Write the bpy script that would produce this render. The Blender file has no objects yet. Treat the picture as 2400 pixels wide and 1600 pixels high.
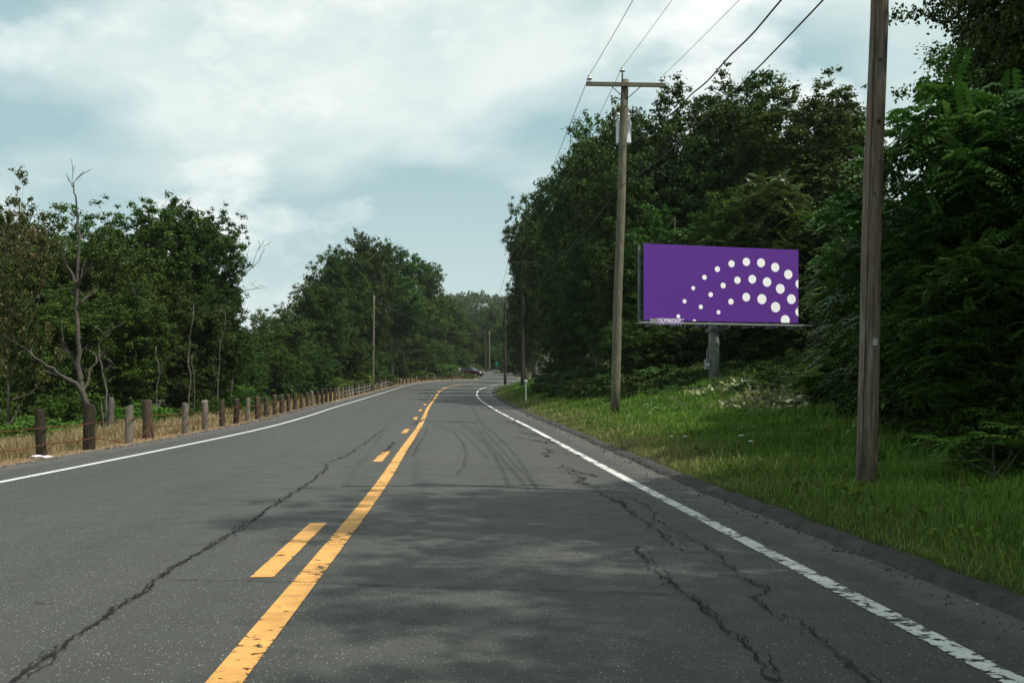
import bpy, math, random
import numpy as np
from mathutils import Vector, Matrix

# ------------------------------------------------------------------ camera, world, sun, exposure
scene = bpy.context.scene
C = scene.collection
R = math.radians
CAM_H = 1.35
F = 2355.0            # focal length in pixels of the 2400 wide photograph
HOR = 905.0           # row of the horizon

cam_d = bpy.data.cameras.new('camera')
cam = bpy.data.objects.new('camera', cam_d)
C.objects.link(cam)
cam.location = (0, 0, CAM_H)
cam.rotation_euler = (R(90), 0, 0)
cam_d.sensor_width = 36
cam_d.lens = 36 * F / 2400
cam_d.shift_y = 105 / 2400
cam_d.clip_start = 0.1
cam_d.clip_end = 6000
scene.camera = cam

SUN_EL = 57.0
SUN_AZ = Vector((0.93, -0.37)).normalized()     # horizontal direction towards the sun
sd = bpy.data.lights.new('sun', 'SUN')
sun = bpy.data.objects.new('sun', sd)
C.objects.link(sun)
to_sun = Vector((SUN_AZ.x * math.cos(R(SUN_EL)), SUN_AZ.y * math.cos(R(SUN_EL)), math.sin(R(SUN_EL))))
sun.rotation_euler = to_sun.to_track_quat('Z', 'Y').to_euler()
sun.location = (40, -20, 60)
sd.energy = 5.0
sd.angle = R(0.5)
sd.color = (1.0, 0.95, 0.86)

world = bpy.data.worlds.new('World')
scene.world = world
world.use_nodes = True
wn, wl = world.node_tree.nodes, world.node_tree.links
wn.clear()
def W(t, **k):
    n = wn.new(t)
    for a, b in k.items():
        setattr(n, a, b)
    return n
wo = W('ShaderNodeOutputWorld'); bg = W('ShaderNodeBackground')
bg.inputs['Strength'].default_value = 0.104
sky = W('ShaderNodeTexSky', sky_type='NISHITA')
sky.sun_disc = False
sky.sun_elevation = R(SUN_EL)
sky.sun_rotation = math.atan2(SUN_AZ.x, SUN_AZ.y)
sky.air_density = 1.2
sky.dust_density = 2.0
tc = W('ShaderNodeTexCoord')
sep = W('ShaderNodeSeparateXYZ'); wl.new(tc.outputs['Generated'], sep.inputs[0])
mz = W('ShaderNodeMath', operation='MAXIMUM'); wl.new(sep.outputs['Z'], mz.inputs[0]); mz.inputs[1].default_value = 0.0
az = W('ShaderNodeMath', operation='ADD'); wl.new(mz.outputs[0], az.inputs[0]); az.inputs[1].default_value = 0.42
dx = W('ShaderNodeMath', operation='DIVIDE'); wl.new(sep.outputs['X'], dx.inputs[0]); wl.new(az.outputs[0], dx.inputs[1])
dy = W('ShaderNodeMath', operation='DIVIDE'); wl.new(sep.outputs['Y'], dy.inputs[0]); wl.new(az.outputs[0], dy.inputs[1])
cmb = W('ShaderNodeCombineXYZ'); wl.new(dx.outputs[0], cmb.inputs[0]); wl.new(dy.outputs[0], cmb.inputs[1])
def wnoise(scale, detail, rough, off, dist=0.0):
    m = W('ShaderNodeMapping'); m.inputs['Location'].default_value = off
    m.inputs['Scale'].default_value = (1.0, 1.1, 1.0)
    wl.new(cmb.outputs[0], m.inputs[0])
    n = W('ShaderNodeTexNoise'); n.inputs['Scale'].default_value = scale
    n.inputs['Detail'].default_value = detail; n.inputs['Roughness'].default_value = rough
    n.inputs['Distortion'].default_value = dist
    wl.new(m.outputs[0], n.inputs['Vector'])
    return n.outputs['Fac']
def wramp(src, stops):
    r = W('ShaderNodeValToRGB'); wl.new(src, r.inputs[0])
    e = r.color_ramp.elements
    while len(e) < len(stops):
        e.new(0.5)
    for i, (p, c) in enumerate(stops):
        e[i].position = p; e[i].color = c if len(c) == 4 else (*c, 1)
    return r.outputs[0]
def wmix(fac, a, b):
    m = W('ShaderNodeMix', data_type='RGBA')
    if hasattr(fac, 'node'): wl.new(fac, m.inputs[0])
    else: m.inputs[0].default_value = fac
    for i, v in ((6, a), (7, b)):
        if hasattr(v, 'node'): wl.new(v, m.inputs[i])
        else: m.inputs[i].default_value = (*v, 1)
    return m.outputs[2]
SKX, SKY_, PFX, PFY = 0.9, 6.3, 4.4, 0.6
veil = wmix(0.9, sky.outputs[0], (3.3, 5.0, 5.25))                       # thin high veil over the blue
cover = wramp(wnoise(1.5, 8, 0.50, (SKX, SKY_, 0), 0.15), [(0.43, (0, 0, 0)), (0.56, (1, 1, 1))])
cloud = wmix(wramp(wnoise(3.6, 9, 0.58, (7.3, 2.2, 4)), [(0.38, (0, 0, 0)), (0.60, (1, 1, 1))]), (5.3, 6.5, 6.45), (7.0, 7.75, 7.6))
s1 = wmix(cover, veil, cloud)
puff = wramp(wnoise(3.4, 9, 0.57, (PFX, PFY, 9), 0.1), [(0.50, (0, 0, 0)), (0.68, (1, 1, 1))])
s2 = wmix(puff, s1, (9.3, 9.5, 9.2))
s3 = wmix(wramp(sep.outputs['Z'], [(0.0, (0.75, 0.75, 0.75)), (0.22, (0, 0, 0))]), s2, (6.4, 7.2, 7.1))   # paler towards the horizon all round
wl.new(s3, bg.inputs['Color'])
wl.new(bg.outputs[0], wo.inputs[0])

scene.view_settings.view_transform = 'Standard'
scene.view_settings.look = 'None'
scene.view_settings.exposure = 0.2
scene.view_settings.gamma = 1.0
scene.view_settings.use_curve_mapping = False
scene.render.engine = 'CYCLES'
scene.cycles.max_bounces = 5
scene.cycles.diffuse_bounces = 2
scene.cycles.glossy_bounces = 2
scene.cycles.transmission_bounces = 3
scene.cycles.volume_bounces = 0
scene.cycles.transparent_max_bounces = 12

rng = np.random.default_rng(11)
random.seed(5)

# ------------------------------------------------------------------ helpers: objects and meshes
def obj(name, me, mat=None, parent=None):
    o = bpy.data.objects.new(name, me)
    C.objects.link(o)
    if mat is not None and me is not None and not me.materials:
        me.materials.append(mat)
    if parent is not None:
        o.parent = parent
    return o
def tag(o, label=None, cat=None, group=None, kind=None):
    if label: o['label'] = label
    if cat: o['category'] = cat
    if group: o['group'] = group
    if kind: o['kind'] = kind
    return o
def empty(name, loc=(0, 0, 0), rz=0.0):
    o = bpy.data.objects.new(name, None)
    C.objects.link(o)
    o.empty_display_size = 0.3
    o.location = loc
    o.rotation_euler = (0, 0, rz)
    return o
def np_mesh(name, v, quads=None, tris=None, smooth=False, attrs=None, uv=None):
    v = np.asarray(v, dtype=np.float32).reshape(-1, 3)
    nq = 0 if quads is None else len(quads)
    nt = 0 if tris is None else len(tris)
    me = bpy.data.meshes.new(name)
    me.vertices.add(len(v)); me.vertices.foreach_set('co', v.ravel())
    loops = np.concatenate([np.asarray(quads, np.int32).ravel() if nq else np.zeros(0, np.int32),
                            np.asarray(tris, np.int32).ravel() if nt else np.zeros(0, np.int32)])
    me.loops.add(len(loops)); me.loops.foreach_set('vertex_index', loops.astype(np.int32))
    starts = np.concatenate([np.arange(nq) * 4, nq * 4 + np.arange(nt) * 3]).astype(np.int32)
    totals = np.concatenate([np.full(nq, 4), np.full(nt, 3)]).astype(np.int32)
    me.polygons.add(nq + nt)
    me.polygons.foreach_set('loop_start', starts)
    me.polygons.foreach_set('loop_total', totals)
    if smooth:
        me.polygons.foreach_set('use_smooth', np.ones(nq + nt, dtype=bool))
    if attrs:
        for k, a in attrs.items():
            at = me.attributes.new(k, 'FLOAT', 'POINT')
            at.data.foreach_set('value', np.asarray(a, np.float32))
    if uv is not None:
        l = me.uv_layers.new(name='UVMap')
        l.data.foreach_set('uv', np.asarray(uv, np.float32)[loops].ravel())
    me.update(calc_edges=True)
    me.validate()
    return me
class MB:
    """collects shapes into one mesh"""
    def __init__(s): s.v = []; s.f = []
    def add(s, v, f):
        b = len(s.v)
        s.v += [tuple(p) for p in v]
        s.f += [tuple(i + b for i in q) for q in f]
    def box(s, x0, x1, y0, y1, z0, z1, bev=0.0):
        if bev <= 0:
            v = [(x, y, z) for z in (z0, z1) for y in (y0, y1) for x in (x0, x1)]
            s.add(v, [(0, 2, 3, 1), (4, 5, 7, 6), (0, 1, 5, 4), (2, 6, 7, 3), (0, 4, 6, 2), (1, 3, 7, 5)])
        else:
            prof = [(x0 + bev, y0), (x1 - bev, y0), (x1, y0 + bev), (x1, y1 - bev), (x1 - bev, y1), (x0 + bev, y1), (x0, y1 - bev), (x0, y0 + bev)]
            s.prism_z(prof, z0, z1)
    def prism_z(s, prof, z0, z1):
        n = len(prof)
        s.add([(x, y, z0) for x, y in prof] + [(x, y, z1) for x, y in prof],
              [tuple(range(n))[::-1], tuple(range(n, 2 * n))] + [(i, (i + 1) % n, n + (i + 1) % n, n + i) for i in range(n)])
    def prism_y(s, prof, y0, y1, inset=0.0):
        n = len(prof)
        s.add([(x, y0, z) for x, z in prof] + [(x, y1, z) for x, z in prof],
              [tuple(range(n)), tuple(range(n, 2 * n))[::-1]] + [(i, n + i, n + (i + 1) % n, (i + 1) % n) for i in range(n)])
    def tube(s, pts, rad, n=8, cap=True):
        pts = [Vector(p) for p in pts]
        if not hasattr(rad, '__len__'): rad = [rad] * len(pts)
        vs = []; fs = []
        up = Vector((0, 0, 1))
        prev = None
        for i, p in enumerate(pts):
            d = (pts[min(i + 1, len(pts) - 1)] - pts[max(i - 1, 0)]).normalized()
            if prev is None:
                a = d.cross(up)
                if a.length < 0.1: a = d.cross(Vector((1, 0, 0)))
            else:
                a = prev - d * prev.dot(d)
            a.normalize(); prev = a
            b = d.cross(a)
            for k in range(n):
                t = 2 * math.pi * k / n
                vs.append(p + (a * math.cos(t) + b * math.sin(t)) * rad[i])
        for i in range(len(pts) - 1):
            for k in range(n):
                fs.append((i * n + k, i * n + (k + 1) % n, (i + 1) * n + (k + 1) % n, (i + 1) * n + k))
        if cap:
            fs.append(tuple(range(n))[::-1])
            fs.append(tuple((len(pts) - 1) * n + k for k in range(n)))
        s.add(vs, fs)
    def mesh(s, name, smooth=False):
        me = bpy.data.meshes.new(name)
        me.from_pydata(s.v, [], s.f)
        if smooth:
            me.polygons.foreach_set('use_smooth', np.ones(len(me.polygons), dtype=bool))
        me.update()
        return me
    def build(s, name, mat, parent=None, smooth=False):
        return obj(name, s.mesh(name, smooth), mat, parent)

# ------------------------------------------------------------------ materials
class NT:
    def __init__(s, name):
        s.m = bpy.data.materials.new(name); s.m.use_nodes = True
        s.n = s.m.node_tree.nodes; s.l = s.m.node_tree.links
        s.b = s.n['Principled BSDF']; s.o = s.n['Material Output']
    def N(s, t, **k):
        n = s.n.new(t)
        for a, b in k.items(): setattr(n, a, b)
        return n
    def val(s, sock, v):
        if hasattr(v, 'node'): s.l.new(v, sock)
        elif isinstance(v, (tuple, list)) and len(v) == 3 and sock.type == 'RGBA': sock.default_value = (*v, 1)
        else: sock.default_value = v
    def coord(s, what='Object'): return s.N('ShaderNodeTexCoord').outputs[what]
    def mapping(s, src, scale=(1, 1, 1), loc=(0, 0, 0)):
        m = s.N('ShaderNodeMapping'); m.inputs['Scale'].default_value = scale; m.inputs['Location'].default_value = loc
        s.l.new(src, m.inputs[0]); return m.outputs[0]
    def noise(s, vec, scale, detail=4, rough=0.55, dist=0.0):
        n = s.N('ShaderNodeTexNoise'); s.l.new(vec, n.inputs['Vector'])
        n.inputs['Scale'].default_value = scale; n.inputs['Detail'].default_value = detail
        n.inputs['Roughness'].default_value = rough; n.inputs['Distortion'].default_value = dist
        return n.outputs['Fac']
    def voro(s, vec, scale, out='Distance', feature='F1'):
        n = s.N('ShaderNodeTexVoronoi'); n.feature = feature; s.l.new(vec, n.inputs['Vector']); n.inputs['Scale'].default_value = scale
        return n.outputs[out]
    def ramp(s, src, stops):
        r = s.N('ShaderNodeValToRGB'); s.l.new(src, r.inputs[0]); e = r.color_ramp.elements
        while len(e) < len(stops): e.new(0.5)
        for i, (p, c) in enumerate(stops):
            if not hasattr(c, '__len__'): c = (c, c, c)
            e[i].position = p; e[i].color = (*c, 1)
        return r.outputs[0]
    def mix(s, fac, a, b, mode='MIX'):
        m = s.N('ShaderNodeMix', data_type='RGBA'); m.blend_type = mode
        s.val(m.inputs[0], fac); s.val(m.inputs[6], a); s.val(m.inputs[7], b)
        return m.outputs[2]
    def math(s, op, a, b=0.0, c=0.0):
        m = s.N('ShaderNodeMath', operation=op)
        s.val(m.inputs[0], a); s.val(m.inputs[1], b); s.val(m.inputs[2], c)
        return m.outputs[0]
    def attr(s, name): return s.N('ShaderNodeAttribute', attribute_name=name).outputs['Fac']
    def bump(s, h, strength=0.3, dist=0.02):
        b = s.N('ShaderNodeBump'); b.inputs['Strength'].default_value = strength; b.inputs['Distance'].default_value = dist
        s.l.new(h, b.inputs['Height']); s.l.new(b.outputs[0], s.b.inputs['Normal'])
    def fin(s, col, rough=0.8, spec=0.3, metal=0.0):
        s.val(s.b.inputs['Base Color'], col); s.val(s.b.inputs['Roughness'], rough)
        s.b.inputs['Specular IOR Level'].default_value = spec; s.b.inputs['Metallic'].default_value = metal
        return s.m
    def alpha(s, a):
        t = s.N('ShaderNodeBsdfTransparent'); mx = s.N('ShaderNodeMixShader')
        s.val(mx.inputs[0], a); s.l.new(t.outputs[0], mx.inputs[1]); s.l.new(s.b.outputs[0], mx.inputs[2])
        s.l.new(mx.outputs[0], s.o.inputs[0])

def leaf_mat(name, dark, mid, light, trans=0.28, rough=0.55, spec=0.12, brown=None):
    t = NT(name)
    r = t.attr('rnd')
    col = t.ramp(r, [(0.0, dark), (0.55, mid), (1.0, light)])
    oi = t.N('ShaderNodeObjectInfo').outputs['Random']
    hv = t.N('ShaderNodeHueSaturation'); t.l.new(col, hv.inputs['Color'])
    t.l.new(t.math('MULTIPLY_ADD', oi, 0.05, 0.475), hv.inputs['Hue'])
    t.l.new(t.math('MULTIPLY_ADD', oi, 0.45, 0.78), hv.inputs['Value'])
    col = hv.outputs[0]
    if brown:
        cl = t.noise(t.coord(), 0.55, 3)
        col = t.mix(t.ramp(t.math('MULTIPLY_ADD', r, 0.35, t.math('MULTIPLY', cl, 0.8)), [(0.50, 0.0), (0.74, 0.9)]), col, brown)
    t.fin(col, rough, spec)
    tr = t.N('ShaderNodeBsdfTranslucent'); t.l.new(col, tr.inputs[0])
    mx = t.N('ShaderNodeMixShader'); mx.inputs[0].default_value = trans
    t.l.new(t.b.outputs[0], mx.inputs[1]); t.l.new(tr.outputs[0], mx.inputs[2]); t.l.new(mx.outputs[0], t.o.inputs[0])
    return t.m
def wood_mat(name, a, b, c, sc=1.0, streak=9.0):
    t = NT(name); co = t.coord()
    g = t.noise(t.mapping(co, (streak * sc, streak * sc, 0.5 * sc)), 4, 6, 0.65)
    g2 = t.noise(t.mapping(co, (1, 1, 0.35)), 2.3 * sc, 5, 0.6)
    k = t.ramp(t.voro(t.mapping(co, (1, 1, 0.6)), 3.1 * sc), [(0.03, 1.0), (0.10, 0.0)])
    col = t.mix(t.ramp(g, [(0.36, 0.0), (0.62, 1.0)]), tuple(x * 0.8 for x in a), tuple(x * 1.1 for x in b))
    col = t.mix(t.ramp(g2, [(0.42, 0.0), (0.75, 0.8)]), col, c)
    col = t.mix(k, col, tuple(x * 0.35 for x in a))
    t.bump(g, 0.5, 0.01)
    return t.fin(col, 0.85, 0.2)
def plain_mat(name, col, rough=0.6, spec=0.3, metal=0.0, var=0.15, sc=6.0):
    t = NT(name)
    n = t.noise(t.coord(), sc, 5)
    c = t.mix(t.ramp(n, [(0.3, 0.0), (0.75, 1.0)]), tuple(x * (1 - var) for x in col), tuple(min(1, x * (1 + var)) for x in col))
    return t.fin(c, rough, spec, metal)

M = {}
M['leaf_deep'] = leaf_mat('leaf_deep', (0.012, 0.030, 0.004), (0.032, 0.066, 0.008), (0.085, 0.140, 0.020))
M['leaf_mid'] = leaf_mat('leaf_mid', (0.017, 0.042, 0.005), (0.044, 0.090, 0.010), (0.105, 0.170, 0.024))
M['leaf_fresh'] = leaf_mat('leaf_fresh', (0.034, 0.080, 0.009), (0.076, 0.155, 0.018), (0.140, 0.225, 0.034))
M['leaf_frond'] = leaf_mat('leaf_frond', (0.016, 0.040, 0.006), (0.042, 0.088, 0.013), (0.120, 0.185, 0.036), rough=0.45, spec=0.25)
M['leaf_brown'] = leaf_mat('leaf_brown', (0.024, 0.044, 0.008), (0.052, 0.074, 0.014), (0.11, 0.125, 0.028), brown=(0.115, 0.088, 0.036))
M['leaf_cut'] = leaf_mat('leaf_cut', (0.09, 0.11, 0.03), (0.22, 0.25, 0.10), (0.55, 0.60, 0.48), trans=0.2)
M['leaf_ivy'] = leaf_mat('leaf_ivy', (0.018, 0.040, 0.008), (0.046, 0.086, 0.016), (0.125, 0.170, 0.050))
M['leaf_far'] = leaf_mat('leaf_far', (0.018, 0.046, 0.010), (0.036, 0.078, 0.016), (0.060, 0.110, 0.024), spec=0.03)
M['leaf_gold'] = leaf_mat('leaf_gold', (0.05, 0.088, 0.013), (0.105, 0.150, 0.024), (0.18, 0.205, 0.04))
M['dry'] = leaf_mat('dry', (0.13, 0.085, 0.036), (0.26, 0.19, 0.095), (0.42, 0.32, 0.17), trans=0.25, rough=0.8, spec=0.1)
def grass_mat():
    t = NT('grass_blades')
    r = t.attr('rnd'); d = t.attr('dry')
    g = t.ramp(r, [(0.0, (0.034, 0.086, 0.007)), (0.5, (0.088, 0.185, 0.017)), (1.0, (0.175, 0.285, 0.036))])
    y = t.ramp(r, [(0.0, (0.15, 0.105, 0.045)), (0.5, (0.26, 0.20, 0.10)), (1.0, (0.42, 0.34, 0.19))])
    col = t.mix(d, g, y)
    t.fin(col, 0.55, 0.25)
    tr = t.N('ShaderNodeBsdfTranslucent'); t.l.new(col, tr.inputs[0])
    mx = t.N('ShaderNodeMixShader'); mx.inputs[0].default_value = 0.3
    t.l.new(t.b.outputs[0], mx.inputs[1]); t.l.new(tr.outputs[0], mx.inputs[2]); t.l.new(mx.outputs[0], t.o.inputs[0])
    return t.m
M['grass'] = grass_mat()
M['bark'] = wood_mat('bark', (0.045, 0.037, 0.03), (0.10, 0.085, 0.07), (0.07, 0.065, 0.05), 1.0, 6)
M['dead_wood'] = wood_mat('dead_wood', (0.030, 0.029, 0.025), (0.085, 0.080, 0.068), (0.105, 0.076, 0.050), 1.5, 7)
M['pale_wood'] = wood_mat('pale_wood', (0.050, 0.047, 0.040), (0.14, 0.132, 0.114), (0.07, 0.062, 0.048), 1.5, 7)
M['pole_near'] = wood_mat('pole_near', (0.072, 0.060, 0.046), (0.180, 0.152, 0.118), (0.135, 0.088, 0.054), 1.0, 8)
M['pole_mid'] = wood_mat('pole_mid', (0.072, 0.067, 0.046), (0.165, 0.155, 0.108), (0.105, 0.090, 0.058), 1.0, 8)
M['pole_dark'] = wood_mat('pole_dark', (0.022, 0.018, 0.016), (0.045, 0.037, 0.032), (0.032, 0.028, 0.024), 1.0, 8)
M['post_dark'] = wood_mat('post_dark', (0.011, 0.010, 0.007), (0.034, 0.029, 0.021), (0.050, 0.037, 0.023), 3.0, 5)
M['post_brown'] = wood_mat('post_brown', (0.028, 0.023, 0.016), (0.072, 0.058, 0.041), (0.085, 0.060, 0.036), 3.0, 5)
M['post_grey'] = wood_mat('post_grey', (0.085, 0.078, 0.066), (0.19, 0.172, 0.145), (0.11, 0.088, 0.064), 3.0, 5)
M['rust'] = plain_mat('rust', (0.115, 0.042, 0.022), 0.9, 0.1, 0, 0.45, 30)
M['zinc'] = plain_mat('zinc', (0.38, 0.39, 0.38), 0.5, 0.4, 0.3, 0.2, 10)
M['wire'] = plain_mat('wire', (0.035, 0.036, 0.036), 0.7, 0.2, 0, 0.1)
M['wire_grey'] = plain_mat('wire_grey', (0.14, 0.145, 0.145), 0.6, 0.3, 0, 0.15)
M['porcelain'] = plain_mat('porcelain', (0.55, 0.56, 0.56), 0.25, 0.5, 0, 0.1)
M['insulator_dark'] = plain_mat('insulator_dark', (0.06, 0.045, 0.04), 0.3, 0.5, 0, 0.1)
M['tank'] = plain_mat('tank', (0.52, 0.55, 0.57), 0.5, 0.4, 0, 0.12, 4)
M['steel'] = plain_mat('steel', (0.105, 0.115, 0.12), 0.6, 0.4, 0.0, 0.25, 3)
M['steel_light'] = plain_mat('steel_light', (0.22, 0.24, 0.235), 0.6, 0.4, 0.0, 0.25, 3)
M['purple'] = plain_mat('purple_vinyl', (0.105, 0.027, 0.255), 0.55, 0.2, 0, 0.03, 2)
M['white_vinyl'] = plain_mat('white_vinyl', (0.93, 0.93, 0.93), 0.5, 0.2, 0, 0.01, 2)
M['green_sign'] = plain_mat('green_sign', (0.012, 0.23, 0.15), 0.4, 0.4, 0, 0.1)
M['white_paint'] = plain_mat('white_paint', (0.78, 0.78, 0.75), 0.5, 0.3, 0, 0.05)
M['paper'] = plain_mat('paper', (0.80, 0.82, 0.85), 0.7, 0.2, 0, 0.12, 12)
M['roof_grey'] = plain_mat('roof_grey', (0.16, 0.16, 0.17), 0.8, 0.2)
M['glass_dark'] = plain_mat('glass_dark', (0.012, 0.014, 0.016), 0.08, 0.6, 0, 0.1)
M['car_maroon'] = plain_mat('car_maroon', (0.055, 0.009, 0.010), 0.25, 0.6, 0.2, 0.05)
M['car_cream'] = plain_mat('car_cream', (0.62, 0.50, 0.34), 0.3, 0.5, 0, 0.05)
M['rubber'] = plain_mat('rubber', (0.018, 0.018, 0.018), 0.8, 0.2)
M['lamp_glass'] = plain_mat('lamp_glass', (0.75, 0.78, 0.8), 0.1, 0.8)
M['lamp_red'] = plain_mat('lamp_red', (0.30, 0.01, 0.01), 0.2, 0.6)
M['umbel'] = plain_mat('umbel', (0.78, 0.80, 0.74), 0.8, 0.1, 0, 0.1, 40)
M['stem'] = plain_mat('stem', (0.06, 0.11, 0.03), 0.7, 0.2, 0, 0.2, 20)

def asphalt():
    t = NT('asphalt')
    co = t.coord()
    uvn = t.N('ShaderNodeUVMap'); uvn.uv_map = 'UVMap'; uv = uvn.outputs[0]
    big = t.noise(co, 0.35, 4, 0.55)
    mid = t.noise(co, 3.0, 5, 0.6)
    fine = t.noise(co, 95, 3, 0.7)
    lanes = t.noise(t.mapping(uv, (0.9, 0.02, 1)), 1.0, 3)
    blot = t.noise(t.mapping(uv, (1.6, 0.22, 1)), 1.0, 6, 0.6, 0.6)
    base = t.mix(t.ramp(big, [(0.3, 0.0), (0.7, 1.0)]), (0.031, 0.031, 0.0270), (0.043, 0.043, 0.0370))
    base = t.mix(t.ramp(mid, [(0.3, 0.0), (0.75, 0.5)]), base, (0.027, 0.028, 0.0255))
    base = t.mix(t.ramp(lanes, [(0.4, 0.0), (0.65, 0.55)]), base, (0.051, 0.051, 0.0435))
    base = t.mix(t.ramp(blot, [(0.52, 0.0), (0.72, 0.55)]), base, (0.022, 0.0225, 0.021))
    base = t.mix(t.ramp(blot, [(0.28, 0.35), (0.42, 0.0)]), base, (0.062, 0.062, 0.056))
    base = t.mix(t.ramp(fine, [(0.25, 0.55), (0.5, 0.0)]), base, (0.020, 0.021, 0.020))
    base = t.mix(t.ramp(fine, [(0.55, 0.0), (0.8, 0.8)]), base, (0.115, 0.118, 0.110))
    vc = t.voro(co, 62, 'Distance'); vcol = t.voro(co, 62, 'Color')
    sc = t.N('ShaderNodeSeparateColor'); t.l.new(vcol, sc.inputs[0])
    stone = t.math('MULTIPLY', t.ramp(vc, [(0.16, 1.0), (0.30, 0.0)]), t.ramp(sc.outputs[0], [(0.76, 0.0), (0.84, 1.0)]))
    base = t.mix(t.math('MULTIPLY', stone, 0.75), base, t.mix(sc.outputs[1], (0.22, 0.215, 0.19), (0.58, 0.57, 0.53)))
    vc2 = t.voro(co, 150, 'Distance')
    base = t.mix(t.ramp(vc2, [(0.10, 0.4), (0.28, 0.0)]), base, (0.30, 0.30, 0.28))
    # dirt and grit collecting along both edges of the pavement
    e = t.attr('edge')
    em = t.math('MULTIPLY_ADD', t.noise(co, 2.2, 6, 0.65), 0.9, t.math('SUBTRACT', e, 0.62))
    grit = t.mix(t.ramp(t.noise(co, 60, 3, 0.7), [(0.35, 0.0), (0.65, 1.0)]), (0.040, 0.037, 0.032), (0.125, 0.114, 0.098))
    base = t.mix(t.ramp(em, [(0.42, 0.0), (0.68, 0.85)]), base, grit)
    t.bump(t.math('ADD', t.math('MULTIPLY', fine, 0.6), t.math('MULTIPLY', vc, -0.6)), 0.5, 0.006)
    return t.fin(base, t.ramp(mid, [(0.3, 0.62), (0.7, 0.78)]), 0.35)
M['asphalt'] = asphalt()
def paint(name, col, worn, wear, dirt):
    t = NT(name); co = t.coord()
    uvn = t.N('ShaderNodeUVMap'); uvn.uv_map = 'UVMap'; uv = uvn.outputs[0]
    n = t.noise(t.mapping(uv, (11, 15, 1)), 1.0, 6, 0.7)
    n2 = t.noise(co, 1.1, 4, 0.6)
    n3 = t.noise(co, 70, 3, 0.7)
    c = t.mix(t.ramp(t.noise(co, 9, 5, 0.65), [(0.35, 0.0), (0.7, 1.0)]), col, worn)
    c = t.mix(t.ramp(n3, [(0.3, 0.45), (0.55, 0.0)]), c, dirt)
    c = t.mix(t.ramp(t.noise(t.mapping(uv, (1.5, 9, 1), (3, 7, 0)), 1.0, 6, 0.7), [(0.54, 0.0), (0.72, 0.75)]), c, dirt)
    # chips: across-road streaks, ragged long edges
    edge = t.attr('edge')
    s = t.math('ADD', t.math('MULTIPLY_ADD', n2, 0.45, t.math('MULTIPLY', n, 0.75)), t.math('MULTIPLY', t.math('POWER', edge, 6.0), 0.05))
    s = t.math('MULTIPLY_ADD', n3, 0.08, s)
    a = t.ramp(s, [(wear, 1.0), (wear + 0.025, 0.0)])
    t.fin(c, 0.7, 0.25)
    t.alpha(a)
    return t.m
M['paint_yellow'] = paint('paint_yellow', (0.64, 0.335, 0.090), (0.52, 0.265, 0.075), 0.715, (0.24, 0.14, 0.045))
M['paint_white'] = paint('paint_white', (0.62, 0.63, 0.59), (0.48, 0.49, 0.46), 0.745, (0.28, 0.28, 0.26))
M['paint_worn'] = paint('paint_worn', (0.60, 0.61, 0.57), (0.46, 0.47, 0.44), 0.675, (0.24, 0.24, 0.22))
def crack_mat(name, col, thr, sc, amount=1.0):
    t = NT(name); co = t.coord()
    n = t.noise(co, sc, 6, 0.7)
    e = t.attr('edge')
    a = t.ramp(t.math('SUBTRACT', t.math('MULTIPLY', n, 1.5), t.math('MULTIPLY', e, 0.75)), [(thr, 0.0), (thr + 0.16, amount)])
    t.fin(col, 0.85, 0.2)
    t.alpha(a)
    return t.m
M['crack'] = crack_mat('crack', (0.010, 0.010, 0.010), 0.24, 60, 0.82)
M['tar'] = crack_mat('tar', (0.018, 0.018, 0.018), 0.28, 9, 0.85)
M['joint'] = crack_mat('joint', (0.020, 0.020, 0.020), 0.15, 6, 0.7)
M['skid'] = crack_mat('skid', (0.03, 0.03, 0.03), 0.05, 14, 0.22)
def kerb_mat():
    t = NT('kerb_asphalt'); co = t.coord()
    n = t.noise(co, 3, 6, 0.65); f = t.noise(co, 60, 3, 0.7)
    c = t.mix(t.ramp(n, [(0.3, 0.0), (0.7, 1.0)]), (0.034, 0.032, 0.029), (0.078, 0.074, 0.067))
    c = t.mix(t.ramp(f, [(0.5, 0.0), (0.8, 0.6)]), c, (0.15, 0.14, 0.125))
    c = t.mix(t.ramp(t.noise(co, 14, 6, 0.7), [(0.50, 0.0), (0.68, 0.7)]), c, (0.020, 0.019, 0.016))
    t.bump(t.math('ADD', f, t.math('MULTIPLY', t.noise(co, 9, 5, 0.7), 3.0)), 0.9, 0.025)
    return t.fin(c, 0.85, 0.2)
M['kerb'] = kerb_mat()
def ground_mat():
    t = NT('ground_soil'); co = t.coord()
    n = t.noise(co, 0.6, 6, 0.6); f = t.noise(co, 12, 6, 0.7)
    soil = t.mix(t.ramp(f, [(0.3, 0.0), (0.7, 1.0)]), (0.020, 0.019, 0.010), (0.048, 0.044, 0.022))
    green = t.mix(t.ramp(f, [(0.3, 0.0), (0.7, 1.0)]), (0.026, 0.050, 0.010), (0.060, 0.100, 0.020))
    tan = t.mix(t.ramp(f, [(0.3, 0.0), (0.7, 1.0)]), (0.12, 0.07, 0.036), (0.27, 0.19, 0.105))
    c = t.mix(t.ramp(n, [(0.30, 0.0), (0.5, 1.0)]), tuple((0.018, 0.032, 0.008)), soil)
    c = t.mix(t.attr('verge'), c, green)
    c = t.mix(t.attr('tan'), c, tan)
    t.bump(f, 0.6, 0.05)
    return t.fin(c, 0.95, 0.1)
M['ground'] = ground_mat()

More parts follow.
